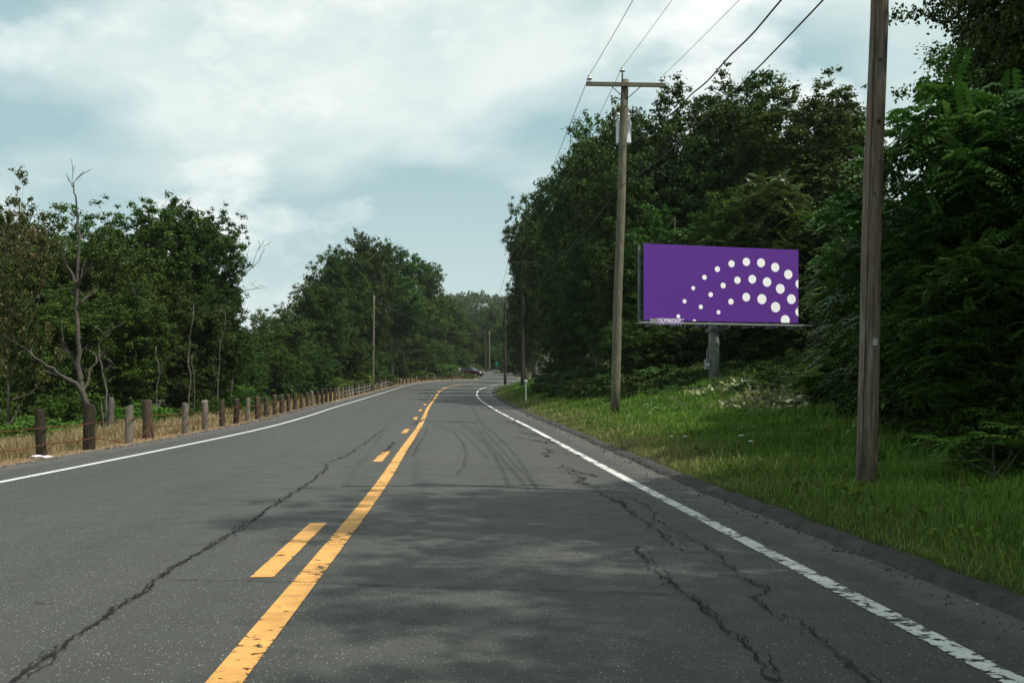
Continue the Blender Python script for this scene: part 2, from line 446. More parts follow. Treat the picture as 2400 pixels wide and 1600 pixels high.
# ------------------------------------------------------------------ road plan (metres; x to the right, y ahead)
ST_C = [(-0.3, -16), (-1.31, 4.57), (-1.75, 13), (-2.35, 22), (-3.05, 33), (-3.9, 45), (-4.75, 57), (-6.0, 78), (-7.0, 95), (-7.6, 110), (-7.5, 121), (-6.4, 131.5), (-3, 141), (4, 150), (16, 156), (34, 161), (80, 172)]
ST_L = [(-6.9, -16), (-7.05, 4.6), (-7.2, 14), (-7.45, 22), (-8.0, 33), (-9.1, 46), (-10.1, 57), (-11.5, 78), (-12.4, 96), (-13.0, 112), (-13.2, 126), (-12.2, 140), (-9, 151), (-1, 160.5), (12, 168), (32, 174), (80, 184)]
ST_R = [(3.4, -16), (2.3, 4.57), (1.7, 14), (1.22, 22), (0.56, 33), (-0.3, 45), (-1.15, 57), (-2.5, 77), (-3.3, 94), (-3.5, 105), (-3.4, 114), (-2.6, 125), (-1.1, 134), (5, 143), (17, 150), (35, 154), (80, 163)]
KOFF = [0.75, 0.73, 0.66, 0.78, 0.9, 1.05, 1.2, 1.35, 1.5, 1.5, 1.4, 1.3, 1.2, 1.0, 1.0, 1.0, 1.0]
def catmull(P, n=8):
    P = np.asarray(P, float); out = []
    Q = np.vstack([2 * P[0] - P[1], P, 2 * P[-1] - P[-2]])
    for i in range(1, len(Q) - 2):
        p0, p1, p2, p3 = Q[i - 1], Q[i], Q[i + 1], Q[i + 2]
        t0 = 0; t1 = t0 + np.linalg.norm(p1 - p0) ** .5; t2 = t1 + np.linalg.norm(p2 - p1) ** .5; t3 = t2 + np.linalg.norm(p3 - p2) ** .5
        for k in range(n):
            t = t1 + (t2 - t1) * k / n
            A1 = (t1 - t) / (t1 - t0) * p0 + (t - t0) / (t1 - t0) * p1
            A2 = (t2 - t) / (t2 - t1) * p1 + (t - t1) / (t2 - t1) * p2
            A3 = (t3 - t) / (t3 - t2) * p2 + (t - t2) / (t3 - t2) * p3
            B1 = (t2 - t) / (t2 - t0) * A1 + (t - t0) / (t2 - t0) * A2
            B2 = (t3 - t) / (t3 - t1) * A2 + (t - t1) / (t3 - t1) * A3
            out.append((t2 - t) / (t2 - t1) * B1 + (t - t1) / (t2 - t1) * B2)
    out.append(P[-1])
    return np.array(out)
LC, LL, LR = catmull(ST_C), catmull(ST_L), catmull(ST_R)
def normals(L):
    d = np.gradient(L, axis=0); d /= np.linalg.norm(d, axis=1)[:, None]
    return np.stack([d[:, 1], -d[:, 0]], 1)            # to the right of travel
koff = np.interp(np.arange(len(LR)) / 8.0, np.arange(len(KOFF)), KOFF)
LK = LR + normals(LR) * koff[:, None]                   # foot of the kerb
LS = LL - normals(LL) * 1.35                            # left pavement edge
LF = LL - normals(LL) * 1.85                            # fence line
def hill(x, y):
    k = np.clip((x / np.maximum(y, 1) + 0.13) / 0.07, 0, 1)
    return -(1 - k * k * (3 - 2 * k)) * 0.75 * np.clip(y - 290, 0, 400) * 0.11
def zr(y):
    y = np.asarray(y, float)
    a = np.clip(y - 25, 0, 145)
    return 0.00014 * a * a + np.clip(y - 170, 0, 120) * 0.040 + np.clip(y - 290, 0, 400) * 0.11
def sdist(P, L):
    """signed distance to a polyline, positive on its right hand side"""
    P = np.asarray(P, float); best = np.full(len(P), 1e9); sg = np.ones(len(P))
    A = L.copy(); A[0] = A[0] + (A[0] - A[1]) * 60; A[-1] = A[-1] + (A[-1] - A[-2]) * 200
    for i in range(len(A) - 1):
        a, d = A[i], A[i + 1] - A[i]
        t = np.clip(((P - a) @ d) / (d @ d), 0, 1)
        q = P - (a + t[:, None] * d)
        dd = np.hypot(q[:, 0], q[:, 1])
        s = np.where(d[1] * q[:, 0] - d[0] * q[:, 1] >= 0, 1.0, -1.0)
        m = dd < best - 1e-9
        best[m] = dd[m]; sg[m] = s[m]
    return best * sg
K2 = LK[::3] if (len(LK) - 1) % 3 == 0 else np.vstack([LK[::3], LK[-1:]])
S2 = LS[::3] if (len(LS) - 1) % 3 == 0 else np.vstack([LS[::3], LS[-1:]])
AY = [-20, 12, 16, 22, 28, 35, 42, 60, 90, 125, 150]
AV = [0.07, 0.06, 0.09, 0.115, 0.125, 0.16, 0.185, 0.26, 0.30, 0.26, 0.15]
def bumps(x, y):
    return 0.05 * np.sin(x * 0.83 + 1.1) * np.sin(y * 0.61 + .4) + 0.03 * np.sin(x * 2.1 + y * 1.3) + 0.02 * np.sin(x * 3.7 - y * 2.9)
def terrain(x, y):
    x = np.asarray(x, float).ravel(); y = np.asarray(y, float).ravel()
    P = np.stack([x, y], 1)
    lr = sdist(P, K2) - 0.30; ll = -sdist(P, S2)
    z0 = zr(y)
    a = np.interp(y, AY, AV)
    bank = a * np.minimum(lr, 8) + 0.30 * np.clip(lr - 8, 0, 14)
    zR = z0 + 0.075 + bank + bumps(x, y) * np.clip(lr / 3, 0, 1)
    fade = np.clip((140 - y) / 25, 0, 1)
    drop = 0.05 * np.minimum(ll, 2) + 0.20 * np.clip(ll - 2, 0, 8)
    zL = z0 - 0.015 - drop * fade + bumps(x, y) * np.clip((ll - 0.6) / 2, 0, 1)
    inside = np.minimum(-lr, -ll)
    zI = z0 - 0.35 * np.clip(np.maximum(np.minimum(-lr, -ll), 0) / 0.45, 0, 1) + np.where(-lr < -ll, 0.075, -0.015) * np.clip(1 - inside / 0.4, 0, 1)
    z = np.where(lr > 0, zR, np.where(ll > 0, zL, zI))
    return z + hill(x, y)
def T1(x, y): return float(terrain([x], [y])[0])
def PX(px, y): return (px - 1200.0) / F * y
def ZR(row, y): return CAM_H + (HOR - row) / F * y
def on_road(px, row):
    """point of the pavement seen at a pixel of the photograph (column, row of the 2400 wide picture)"""
    y = F * CAM_H / max(row - HOR, 4)
    for _ in range(30):
        y = 0.5 * y + 0.5 * F * (CAM_H - float(zr(y))) / (row - HOR)
    return np.array([PX(px, y), y])

# ground sheet
def axis(segs):
    out = [segs[0][0]]
    for a, b, st in segs:
        n = max(1, int(round((b - a) / st)))
        out += list(np.linspace(a, b, n + 1)[1:])
    return np.array(out)
gx = axis([(-1500, -300, 150), (-300, -60, 30), (-60, -20, 2.0), (-20, 14, 0.4), (14, 40, 1.5), (40, 100, 8), (100, 300, 30), (300, 1500, 150)])
gy = axis([(-120, -20, 12), (-20, 2, 1.5), (2, 66, 0.4), (66, 180, 1.0), (180, 300, 6), (300, 700, 25), (700, 1800, 100)])
GX, GY = np.meshgrid(gx, gy)
GZ = terrain(GX, GY).reshape(GX.shape)
nx, ny = len(gx), len(gy)
ii = np.arange(nx * ny).reshape(ny, nx)
q = np.stack([ii[:-1, :-1], ii[:-1, 1:], ii[1:, 1:], ii[1:, :-1]], -1).reshape(-1, 4)
gp = np.stack([GX.ravel(), GY.ravel()], 1)
glr = sdist(gp, K2); gll = -sdist(gp, S2)
gverge = np.clip(1 - np.abs(glr - 4) / 7, 0, 1) * (glr > -1)
gtan = np.clip((3.2 - gll) / 1.4, 0, 1) * (gll > -1)
ground = obj('ground', np_mesh('ground', np.stack([GX.ravel(), GY.ravel(), GZ.ravel()], 1), q, smooth=True,
             attrs={'verge': gverge, 'tan': gtan}), M['ground'])
tag(ground, kind='structure')

# pavement
def strip(lines, zoff, name, edge=None):
    n = len(lines[0]); m = len(lines)
    v = []; uv = []; ed = []
    s = np.concatenate([[0], np.cumsum(np.linalg.norm(np.diff(lines[0], axis=0), axis=1))])
    for j, L in enumerate(lines):
        for i in range(n):
            v.append((L[i][0], L[i][1], float(zr(L[i][1])) + zoff))
            uv.append((np.linalg.norm(L[i] - lines[0][i]), s[i])); ed.append(edge[j] if edge else 0.0)
    idx = np.arange(n * m).reshape(m, n)
    q = np.stack([idx[:-1, :-1], idx[1:, :-1], idx[1:, 1:], idx[:-1, 1:]], -1).reshape(-1, 4)
    return np_mesh(name, v, q, smooth=True, attrs={'edge': ed}, uv=uv)
def dens(L, k=4):
    t = np.linspace(0, len(L) - 1, (len(L) - 1) * k + 1)
    return np.stack([np.interp(t, np.arange(len(L)), L[:, 0]), np.interp(t, np.arange(len(L)), L[:, 1])], 1)
road_lines = [LS, LS * 0.55 + LL * 0.45, LL, LL * 0.5 + LC * 0.5, LC, LC * 0.5 + LR * 0.5, LR, LR * 0.5 + LK * 0.5, LK]
road = obj('road', strip([dens(l, 2) for l in road_lines], 0.0, 'road', [1.0, 0.62, 0.12, 0, 0, 0, 0.12, 0.62, 0.95]), M['asphalt'])
tag(road, kind='structure')

def ribbon(path, width, zoff, name, mat, jag=0.0, seed=0, step=0.25, wvar=0.0, parent=road):
    """flat mark lying on the pavement along a path of (x, y) points"""
    r = np.random.default_rng(seed)
    P = np.asarray(path, float)
    s = np.concatenate([[0], np.cumsum(np.linalg.norm(np.diff(P, axis=0), axis=1))])
    n = max(3, int(s[-1] / step) + 1)
    t = np.linspace(0, s[-1], n)
    Q = np.stack([np.interp(t, s, P[:, 0]), np.interp(t, s, P[:, 1])], 1)
    if jag:
        o1 = np.convolve(r.normal(0, 1, n + 4), np.ones(5) / 2.24, 'valid') + 0.8 * r.normal(0, 1, n)
        o2 = np.convolve(r.normal(0, 1, n + 16), np.ones(17) / 4.1, 'valid')
        j = (o1 * 0.8 + o2 * 1.1) * jag
        j[0] = j[-1] = 0
        Q = Q + normals(Q) * j[:, None]
    N = normals(Q)
    w = width * (1 + wvar * r.normal(0, 1, n)) * 0.5
    w = np.clip(np.abs(w), width * 0.12, None)
    A, B = Q - N * w[:, None], Q + N * w[:, None]
    v = []; uv = []; e = []
    for L, u, ee in ((A, 0.0, 1.0), (Q, 0.5 * width, 0.0), (B, width, 1.0)):
        for i in range(n):
            v.append((L[i][0], L[i][1], float(zr(L[i][1])) + zoff)); uv.append((u, t[i])); e.append(ee)
    idx = np.arange(3 * n).reshape(3, n)
    q = np.stack([idx[:-1, :-1], idx[1:, :-1], idx[1:, 1:], idx[:-1, 1:]], -1).reshape(-1, 4)
    return obj(name, np_mesh(name, v, q, attrs={'edge': e}, uv=uv), mat, parent)
ribbon(dens(LL), 0.13, 0.006, 'edge_line', M['paint_white'], step=0.5)
cutR = LR[LR[:, 1] < 26.0]; farR = LR[LR[:, 1] > 25.2]
ribbon(dens(cutR), 0.145, 0.006, 'edge_line', M['paint_worn'], step=0.3)['label'] = 'worn and chipped white edge line'
ribbon(dens(farR), 0.14, 0.006, 'edge_line', M['paint_white'], step=0.5)
ribbon(dens(LC), 0.17, 0.006, 'centre_line', M['paint_yellow'], step=0.4)
# broken yellow line left of the solid one
dl = LC - normals(LC) * 0.33
dl = dens(dl, 12)
for y0 in np.arange(7.05, 125, 10.9):
    seg = dl[(dl[:, 1] > y0) & (dl[:, 1] < y0 + 2.9)]
    if len(seg) > 2:
        ribbon(seg, 0.165, 0.006, 'centre_dash', M['paint_yellow'], step=0.3)

def pr(pts): return [on_road(a / 0.98, b / 0.98) for a, b in pts]
cr = 0
def crack(pts, w, mat='crack', jag=0.02, step=0.07, z=0.009, wvar=0.6, name='crack'):
    global cr; cr += 1
    P_ = np.array(pr(pts))
    if mat == 'crack':
        ribbon(P_, w * 0.36, z + 0.0006 * (cr % 5), name, M[mat], jag * 0.65, cr, step, wvar)
        for e_ in (1, 2):
            ribbon(P_ + np.array([0.012 * (-1) ** e_ * min(1.0, w / 0.05), 0]), w * 0.14, z - 0.001 * e_, name, M[mat], jag * 0.75, cr + 100 * e_, step * 0.8, 0.9)
    else:
        ribbon(P_, w * 0.6, z + 0.0006 * (cr % 5), name, M[mat], jag, cr, step, wvar)
crack([(10, 1590), (60, 1545), (150, 1480), (250, 1410), (340, 1350), (400, 1300), (480, 1260), (550, 1215), (600, 1180), (650, 1145), (700, 1115), (745, 1083)], 0.085, jag=0.022)
crack([(735, 1085), (760, 1062), (800, 1045), (850, 1010), (880, 985)], 0.08, 'tar', 0.03)
crack([(470, 1262), (500, 1240), (530, 1225)], 0.03)
crack([(875, 1045), (890, 1030), (905, 1015)], 0.12, 'tar', 0.03)
crack([(975, 962), (960, 968), (945, 975)], 0.25, 'tar', 0.03, 0.2)
crack([(1465, 1255), (1500, 1300), (1560, 1355), (1610, 1385), (1640, 1420), (1690, 1460), (1740, 1500), (1790, 1568)], 0.060, jag=0.028)
crack([(1640, 1420), (1610, 1382), (1590, 1372)], 0.035)
crack([(1500, 1180), (1540, 1215), (1620, 1255), (1660, 1290), (1720, 1330), (1770, 1355), (1730, 1375), (1760, 1400), (1830, 1420), (1900, 1480), (1950, 1525), (2010, 1580)], 0.05, jag=0.032)
crack([(1290, 1068), (1340, 1110), (1420, 1150), (1470, 1190), (1530, 1240)], 0.055, jag=0.04)
crack([(1340, 1110), (1400, 1130), (1480, 1160), (1500, 1180)], 0.045, jag=0.04)
crack([(1530, 1240), (1580, 1270), (1640, 1265), (1590, 1240)], 0.035, jag=0.03)
crack([(1770, 1355), (1700, 1325), (1650, 1318)], 0.03, jag=0.02)
for (a, b), (c, d) in (((1165, 965), (1215, 985)), ((1180, 990), (1240, 1000)), ((1190, 1005), (1260, 1018)), ((1225, 1000), (1290, 1022)), ((1270, 1040), (1330, 1050)), ((1300, 1075), (1370, 1095)), ((1120, 935), (1160, 952)), ((1160, 955), (1180, 968)), ((1250, 1030), (1262, 1050)), ((1330, 1095), (1350, 1112)), ((1400, 1150), (1460, 1175)), ((1130, 940), (1110, 936))):
    crack([(a, b), ((a + c) / 2 + 5, (b + d) / 2), (c, d)], 0.16, 'tar', 0.05, 0.12, 0.013, 0.7)
crack([(390, 1333), (560, 1335), (720, 1339), (1000, 1350), (1280, 1356), (1400, 1360), (1570, 1366)], 0.035, jag=0.010)
crack([(865, 1083), (1050, 1093), (1200, 1103), (1500, 1120), (1640, 1131)], 0.055, 'joint', 0.006, 0.15, 0.016, 0.2)
crack([(660, 1070), (800, 1075), (960, 1066), (1100, 1072), (1400, 1093)], 0.045, 'joint', 0.006, 0.2, 0.016, 0.2)
crack([(920, 963), (1040, 966), (1150, 975), (1270, 986)], 0.11, 'joint', 0.006, 0.3, 0.016, 0.2)
crack([(930, 1132), (1100, 1138), (1300, 1148)], 0.03, 'joint', 0.006, 0.2, 0.016, 0.2)
crack([(400, 1250), (440, 1252), (520, 1248)], 0.02, 'crack', 0.008)
crack([(80, 1385), (130, 1388)], 0.03, 'crack', 0.008)
for off in (0, 14):
    crack([(1096 + off, 985), (1120 + off * 1.1, 1014), (1150 + off * 1.2, 1050), (1185 + off * 1.4, 1090), (1215 + off * 1.5, 1126)], 0.085, 'skid', 0.003, 0.2, 0.012, 0.1, 'skid_mark')
for off in (0, 15):
    crack([(982 - off, 980), (972 - off, 1005), (960 - off, 1025), (946 - off, 1050)], 0.10, 'skid', 0.003, 0.2, 0.012, 0.1, 'skid_mark')
crack([(1005, 975), (1040, 990), (1062, 1015), (1072, 1045), (1066, 1070), (1050, 1090)], 0.14, 'skid', 0.003, 0.2, 0.012, 0.1, 'skid_mark')
crack([(1060, 990), (1090, 1020), (1120, 1055)], 0.08, 'skid', 0.003, 0.2, 0.012, 0.1, 'skid_mark')

# rolled asphalt kerb
def kerb():
    kk = dens(LK[(LK[:, 1] < 150)], 8)
    n = len(kk); N = normals(kk)
    s = np.concatenate([[0], np.cumsum(np.linalg.norm(np.diff(kk, axis=0), axis=1))])
    prof = [(-0.03, -0.02), (0.01, 0.026), (0.045, 0.056), (0.09, 0.071), (0.15, 0.075), (0.20, 0.066), (0.32, 0.02)]
    v = []
    for o, h in prof:
        wob = 0.025 * np.sin(s * 1.7) + 0.02 * np.sin(s * 4.3 + 1) + rng.normal(0, 0.011, n)
        chip = np.clip(np.convolve(np.random.default_rng(6).normal(0, 1, n + 6), np.ones(7) / 2.65, 'valid') - 1.1, 0, 1)
        hs = 1 - 0.45 * chip - 0.35 * np.exp(-((kk[:, 1] - 22.0) / 0.7) ** 2) - 0.12 * (np.sin(s * 0.9) > 0.93)
        P = kk + N * (o + wob)[:, None]
        z = zr(kk[:, 1]) + h * hs + rng.normal(0, 0.007, n) * (h > 0.02)
        v.append(np.stack([P[:, 0], P[:, 1], z], 1))
    m = len(prof)
    idx = np.arange(n * m).reshape(m, n)
    q = np.stack([idx[:-1, :-1], idx[1:, :-1], idx[1:, 1:], idx[:-1, 1:]], -1).reshape(-1, 4)
    o = obj('kerb', np_mesh('kerb', np.concatenate(v), q, smooth=True), M['kerb'])
    tag(o, kind='structure')
kerb()
# side road running on beyond the bend
sp = np.array([[-2.0, 158], [-2.6, 170], [-3.2, 185], [-3.0, 200], [0, 220], [8, 245]])
sn = normals(sp)
so = np.concatenate([np.column_stack([sp + sn * k, zr((sp + sn * k)[:, 1]) + 0.06]) for k in (-3.0, 0, 3.0)])
ix = np.arange(18).reshape(3, 6)
tag(obj('side_road', np_mesh('side_road', so, np.stack([ix[:-1, :-1], ix[1:, :-1], ix[1:, 1:], ix[:-1, 1:]], -1).reshape(-1, 4), attrs={'edge': np.zeros(18)}, uv=so[:, :2]), M['asphalt']), kind='structure')

# ------------------------------------------------------------------ foliage
def unit(v): return v / (np.linalg.norm(v, axis=-1, keepdims=True) + 1e-9)
def leaf_quads(p, nrm, size, r, asp=0.55):
    """rhombic, slightly folded leaf for every point"""
    n = len(p)
    t = unit(np.cross(nrm, r.normal(0, 1, (n, 3))))
    b = np.cross(nrm, t)
    L = (size * (0.7 + 0.6 * r.random(n)))[:, None]
    a0 = p - t * L * 0.5
    a2 = p + t * L * 0.5 - nrm * L * 0.12
    a1 = p + b * L * asp * 0.5 - nrm * L * 0.10 + t * L * 0.06
    a3 = p - b * L * asp * 0.5 - nrm * L * 0.10 + t * L * 0.06
    return np.stack([a0, a1, a2, a3], 1).reshape(-1, 3)
def leaf_mesh(name, p, nrm, size, seed, asp=0.55, rnd=None):
    r = np.random.default_rng(seed)
    n = len(p)
    v = leaf_quads(p, nrm, np.broadcast_to(size, (n,)), r, asp)
    rnd = np.clip(r.normal(0.42, 0.2, n), 0, 1) if rnd is None else rnd
    return np_mesh(name, v, np.arange(4 * n).reshape(n, 4), attrs={'rnd': np.repeat(rnd, 4)})
def clusters(seed, a, c, zc, lobes, sub, low=-0.9):
    """two-level lumps filling an ellipsoid of half-axes a, a, c about height zc"""
    r = np.random.default_rng(seed)
    out = []
    k = 0
    while k < lobes:
        d = unit(r.normal(0, 1, 3)); d = d / (np.abs(d) ** 3).sum() ** (1 / 3.0) * (0.12 + 0.62 * r.random() ** 0.6)
        if d[2] < low: continue
        R0 = 0.24 + 0.14 * r.random()
        for _ in range(sub):
            e = unit(r.normal(0, 1, 3)); e[2] = e[2] * 0.8 + 0.12
            pt = d + e * R0 * (0.40 + 0.58 * r.random())
            q_ = (np.abs(pt) ** 3).sum() ** (1 / 3.0)
            if q_ > 0.95: pt = pt * (0.95 + 0.25 * (q_ - 0.95)) / q_
            out.append((*pt, 0.045 + 0.070 * r.random() ** 1.5))
        k += 1
    o = np.array(out)
    pos = o[:, :3] * np.array([a, a, c]) + np.array([0, 0, zc])
    return pos, o[:, 3] * a
def crown_mesh(name, seed, a, c, zc, lobes, sub, n, size, asp=0.55, low=-0.9):
    r = np.random.default_rng(seed + 77)
    pos, rad = clusters(seed, a, c, zc, lobes, sub, low)
    w = rad ** 2; w /= w.sum()
    k = r.choice(len(pos), n, p=w)
    d = unit(r.normal(0, 1, (n, 3)))
    rr = np.clip(np.abs(r.normal(0.62, 0.38, n)), 0, 1.9)
    off = d * (rad[k] * rr)[:, None]
    off[:, 2] *= 0.72
    p = pos[k] + off
    p[:, 2] = np.maximum(p[:, 2], 0.05)
    cen = np.array([0, 0, zc])
    nrm = unit(d * 0.55 + unit(p - cen) * 0.35 + np.array([0, 0, 0.55]) + r.normal(0, 0.55, (n, 3)))
    cl = r.normal(0, 0.13, len(pos))
    rnd = np.clip(r.normal(0.42, 0.17, n) + cl[k], 0, 1)
    return leaf_mesh(name, p, nrm, size, seed, asp, rnd), pos, rad
def trunk_mesh(name, seed, pos, rad, h, r0, limbs=14):
    r = np.random.default_rng(seed)
    mb = MB()
    top = h
    pts = [(0, 0, -0.35)]
    x = y = 0
    for i in range(1, 8):
        x += r.normal(0, 0.02 * h / 3); y += r.normal(0, 0.02 * h / 3)
        pts.append((x, y, top * i / 7))
    rr = [r0 * 1.25] + [r0 * (1 - 0.82 * i / 7) for i in range(1, 8)]
    mb.tube(pts, rr, 8)
    ks = r.choice(len(pos), min(limbs, len(pos)), replace=False)
    for k in ks:
        tz = np.clip(pos[k][2] * (0.35 + 0.3 * r.random()), 0.15 * h, 0.9 * h)
        i = tz / top * 7
        b = np.array([np.interp(tz, [p[2] for p in pts], [p[j] for p in pts]) for j in range(3)])
        e = pos[k]; m = b * 0.5 + e * 0.5 + np.array([0, 0, -0.05 * h]) + r.normal(0, 0.03 * h, 3) * 0.5
        rb = max(0.02, np.interp(tz, [p[2] for p in pts], rr) * 0.55)
        mb.tube([b, b * 0.6 + m * 0.4, m, m * 0.5 + e * 0.5, e], [rb, rb * 0.85, rb * 0.6, rb * 0.4, rb * 0.15], 5, cap=False)
    return mb.mesh(name, True)
def frond_mesh(name, seed, bases, dirs, lens, pairs=9, lsize=0.24):
    """pinnate compound leaves: a drooping midrib with paired leaflets"""
    r = np.random.default_rng(seed)
    P = []; Nn = []; V = []; rnd = []
    for b, d, L in zip(bases, dirs, lens):
        side = unit(np.cross(d, (0, 0, 1.0)) + 1e-6)
        up = np.cross(side, d)
        base_r = np.clip(r.normal(0.45, 0.18), 0, 1)
        droop = 0.25 + 0.35 * r.random()
        for i in range(pairs):
            s = (i + 0.8) / pairs
            c = b + d * L * s + np.array([0, 0, -1]) * L * droop * s * s
            ll = L * lsize * (1 - 0.45 * abs(s - 0.45) * 2) * (0.85 + 0.3 * r.random())
            for sg in (-1, 1):
                t = unit(side * sg * 0.9 + d * 0.35 + np.array([0, 0, -0.28]) + r.normal(0, 0.08, 3))
                w = unit(np.cross(t, up)) * ll * 0.25
                V += [c, c + t * ll * 0.45 + w, c + t * ll - np.array([0, 0, 0.12 * ll]), c + t * ll * 0.45 - w]
                rnd.append(np.clip(base_r + r.normal(0, 0.08), 0, 1))
    n = len(rnd)
    return np_mesh(name, np.array(V), np.arange(4 * n).reshape(n, 4), attrs={'rnd': np.repeat(rnd, 4)})
def frond_crown(name, seed, a, c, zc, heads, per, L):
    """rosettes of fronds at branch ends, as on tree of heaven and sumac"""
    r = np.random.default_rng(seed)
    hd = unit(r.normal(0, 1, (heads, 3))) * (0.45 + 0.55 * r.random(heads) ** 0.6)[:, None]
    hd = hd * np.array([a, a, c]) + np.array([0, 0, zc])
    bs = []; ds = []; ls = []
    for h in hd:
        for k in range(per):
            t = 2 * math.pi * (k + r.random() * 0.6) / per
            el = r.normal(0.30, 0.30)
            bs.append(h + r.normal(0, 0.05, 3)); ds.append(np.array([math.cos(t) * math.cos(el), math.sin(t) * math.cos(el), math.sin(el)]))
            ls.append(L * (0.75 + 0.5 * r.random()))
    return frond_mesh(name, seed, bs, ds, ls), hd, None

protos = {}
def proto(key, **k):
    m, pos, rad = crown_mesh(key, k['seed'], k['a'], k['c'], k['zc'], k['lobes'], k['sub'], k['n'], k['size'], k.get('asp', 0.55), k.get('low', -0.9))
    tr = trunk_mesh(key + '_trunk', k['seed'], pos, rad, k['zc'] + k['c'] * 0.5, k.get('r0', 0.26), k.get('limbs', 14))
    tr.materials.append(M['bark'])
    top = np.sort(pos[:, 2])[-3] + 0.4
    protos[key] = (m, tr, k['a'], top)
proto('broad', seed=3, a=5.5, c=8.0, zc=9.0, lobes=62, sub=22, n=76000, size=0.22)
proto('round', seed=8, a=5.6, c=7.0, zc=9.0, lobes=62, sub=22, n=74000, size=0.23)
proto('tall', seed=15, a=4.2, c=8.8, zc=9.2, lobes=62, sub=22, n=72000, size=0.19)
proto('maple', seed=23, a=5.5, c=6.4, zc=8.6, lobes=54, sub=22, n=95000, size=0.14, r0=0.2)
proto('slender', seed=31, a=2.7, c=4.9, zc=5.0, lobes=60, sub=20, n=56000, size=0.12, r0=0.09)
proto('sparse', seed=37, a=2.6, c=3.8, zc=4.4, lobes=30, sub=12, n=14000, size=0.12, r0=0.07, limbs=20)
proto('bush', seed=41, a=1.6, c=1.2, zc=1.0, lobes=26, sub=14, n=12000, size=0.10, r0=0.03)
proto('shrub', seed=47, a=1.3, c=1.5, zc=1.2, lobes=24, sub=14, n=10000, size=0.09, asp=0.4, r0=0.03)
def fproto(key, seed, a, c, zc, heads, per, L, r0):
    m, hd, _ = frond_crown(key, seed, a, c, zc, heads, per, L)
    tr = trunk_mesh(key + '_trunk', seed, hd, None, zc + c * 0.4, r0, 26)
    tr.materials.append(M['bark'])
    protos[key] = (m, tr, a, zc + c)
fproto('frond_tree', 53, 2.6, 3.0, 3.2, 200, 9, 0.95, 0.09)
fproto('frond_sapling', 59, 0.7, 0.7, 1.1, 9, 8, 0.62, 0.03)

mesh_cache = {}
def crown_with(key, mat):
    m = protos[key][0]
    if not m.materials:
        m.materials.append(M[mat])
    return m
def tree(name, key, x, y, h, rad, mat, label, cat='tree', group=None, rot=None, sink=0.0):
    m, tr, a, top = protos[key]
    z = T1(x, y)
    e = empty(name, (x, y, z - sink), random.uniform(0, 6.28) if rot is None else rot)
    sx = rad / a; sz = h / top
    if sz < 0.7 * sx:                     # low growth: keep the leaves in proportion, root it deeper
        sz = 0.7 * sx
        e.location.z -= top * sz - h
    e.scale = (sx, sx, sz)
    cr_o = obj('crown', crown_with(key, mat), None, e)
    cr_o.material_slots[0].link = 'OBJECT'; cr_o.material_slots[0].material = M[mat]
    obj('trunk', tr, None, e)
    tag(e, label, cat, group)
    return e
def ptree(name, key, px, y, toprow, rad, mat, label, cat='tree', group=None, **k):
    x = PX(px, y)
    return tree(name, key, x, y, ZR(toprow, y) - T1(x, y), rad, mat, label, cat, group, **k)

# --- wood behind and beside the billboard (photo column, distance, row of the top, crown radius)
GW = 'trees of the dense wood behind the billboard'
WOOD = [
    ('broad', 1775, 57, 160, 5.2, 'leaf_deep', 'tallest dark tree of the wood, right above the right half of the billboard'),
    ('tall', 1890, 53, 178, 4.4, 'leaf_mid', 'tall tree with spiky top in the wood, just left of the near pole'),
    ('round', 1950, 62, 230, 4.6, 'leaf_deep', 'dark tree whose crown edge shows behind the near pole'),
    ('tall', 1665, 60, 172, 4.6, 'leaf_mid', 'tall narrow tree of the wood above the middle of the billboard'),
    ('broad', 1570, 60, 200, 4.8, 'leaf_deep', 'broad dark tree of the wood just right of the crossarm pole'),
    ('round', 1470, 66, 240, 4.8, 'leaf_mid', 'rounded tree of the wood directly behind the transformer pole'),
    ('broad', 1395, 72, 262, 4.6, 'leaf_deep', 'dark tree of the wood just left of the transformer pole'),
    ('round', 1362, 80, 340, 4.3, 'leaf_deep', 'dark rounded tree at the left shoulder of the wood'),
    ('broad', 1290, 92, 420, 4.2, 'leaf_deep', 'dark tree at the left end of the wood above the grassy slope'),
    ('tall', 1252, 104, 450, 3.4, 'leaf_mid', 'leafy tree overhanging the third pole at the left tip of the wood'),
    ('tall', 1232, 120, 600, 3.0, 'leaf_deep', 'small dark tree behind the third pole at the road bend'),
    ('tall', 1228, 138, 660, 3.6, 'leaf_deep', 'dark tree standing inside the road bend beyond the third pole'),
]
for key, px, y, row, rad, mat, lab in WOOD:
    ptree('deciduous_tree', key, px, y, row, rad, mat, lab, group=GW)
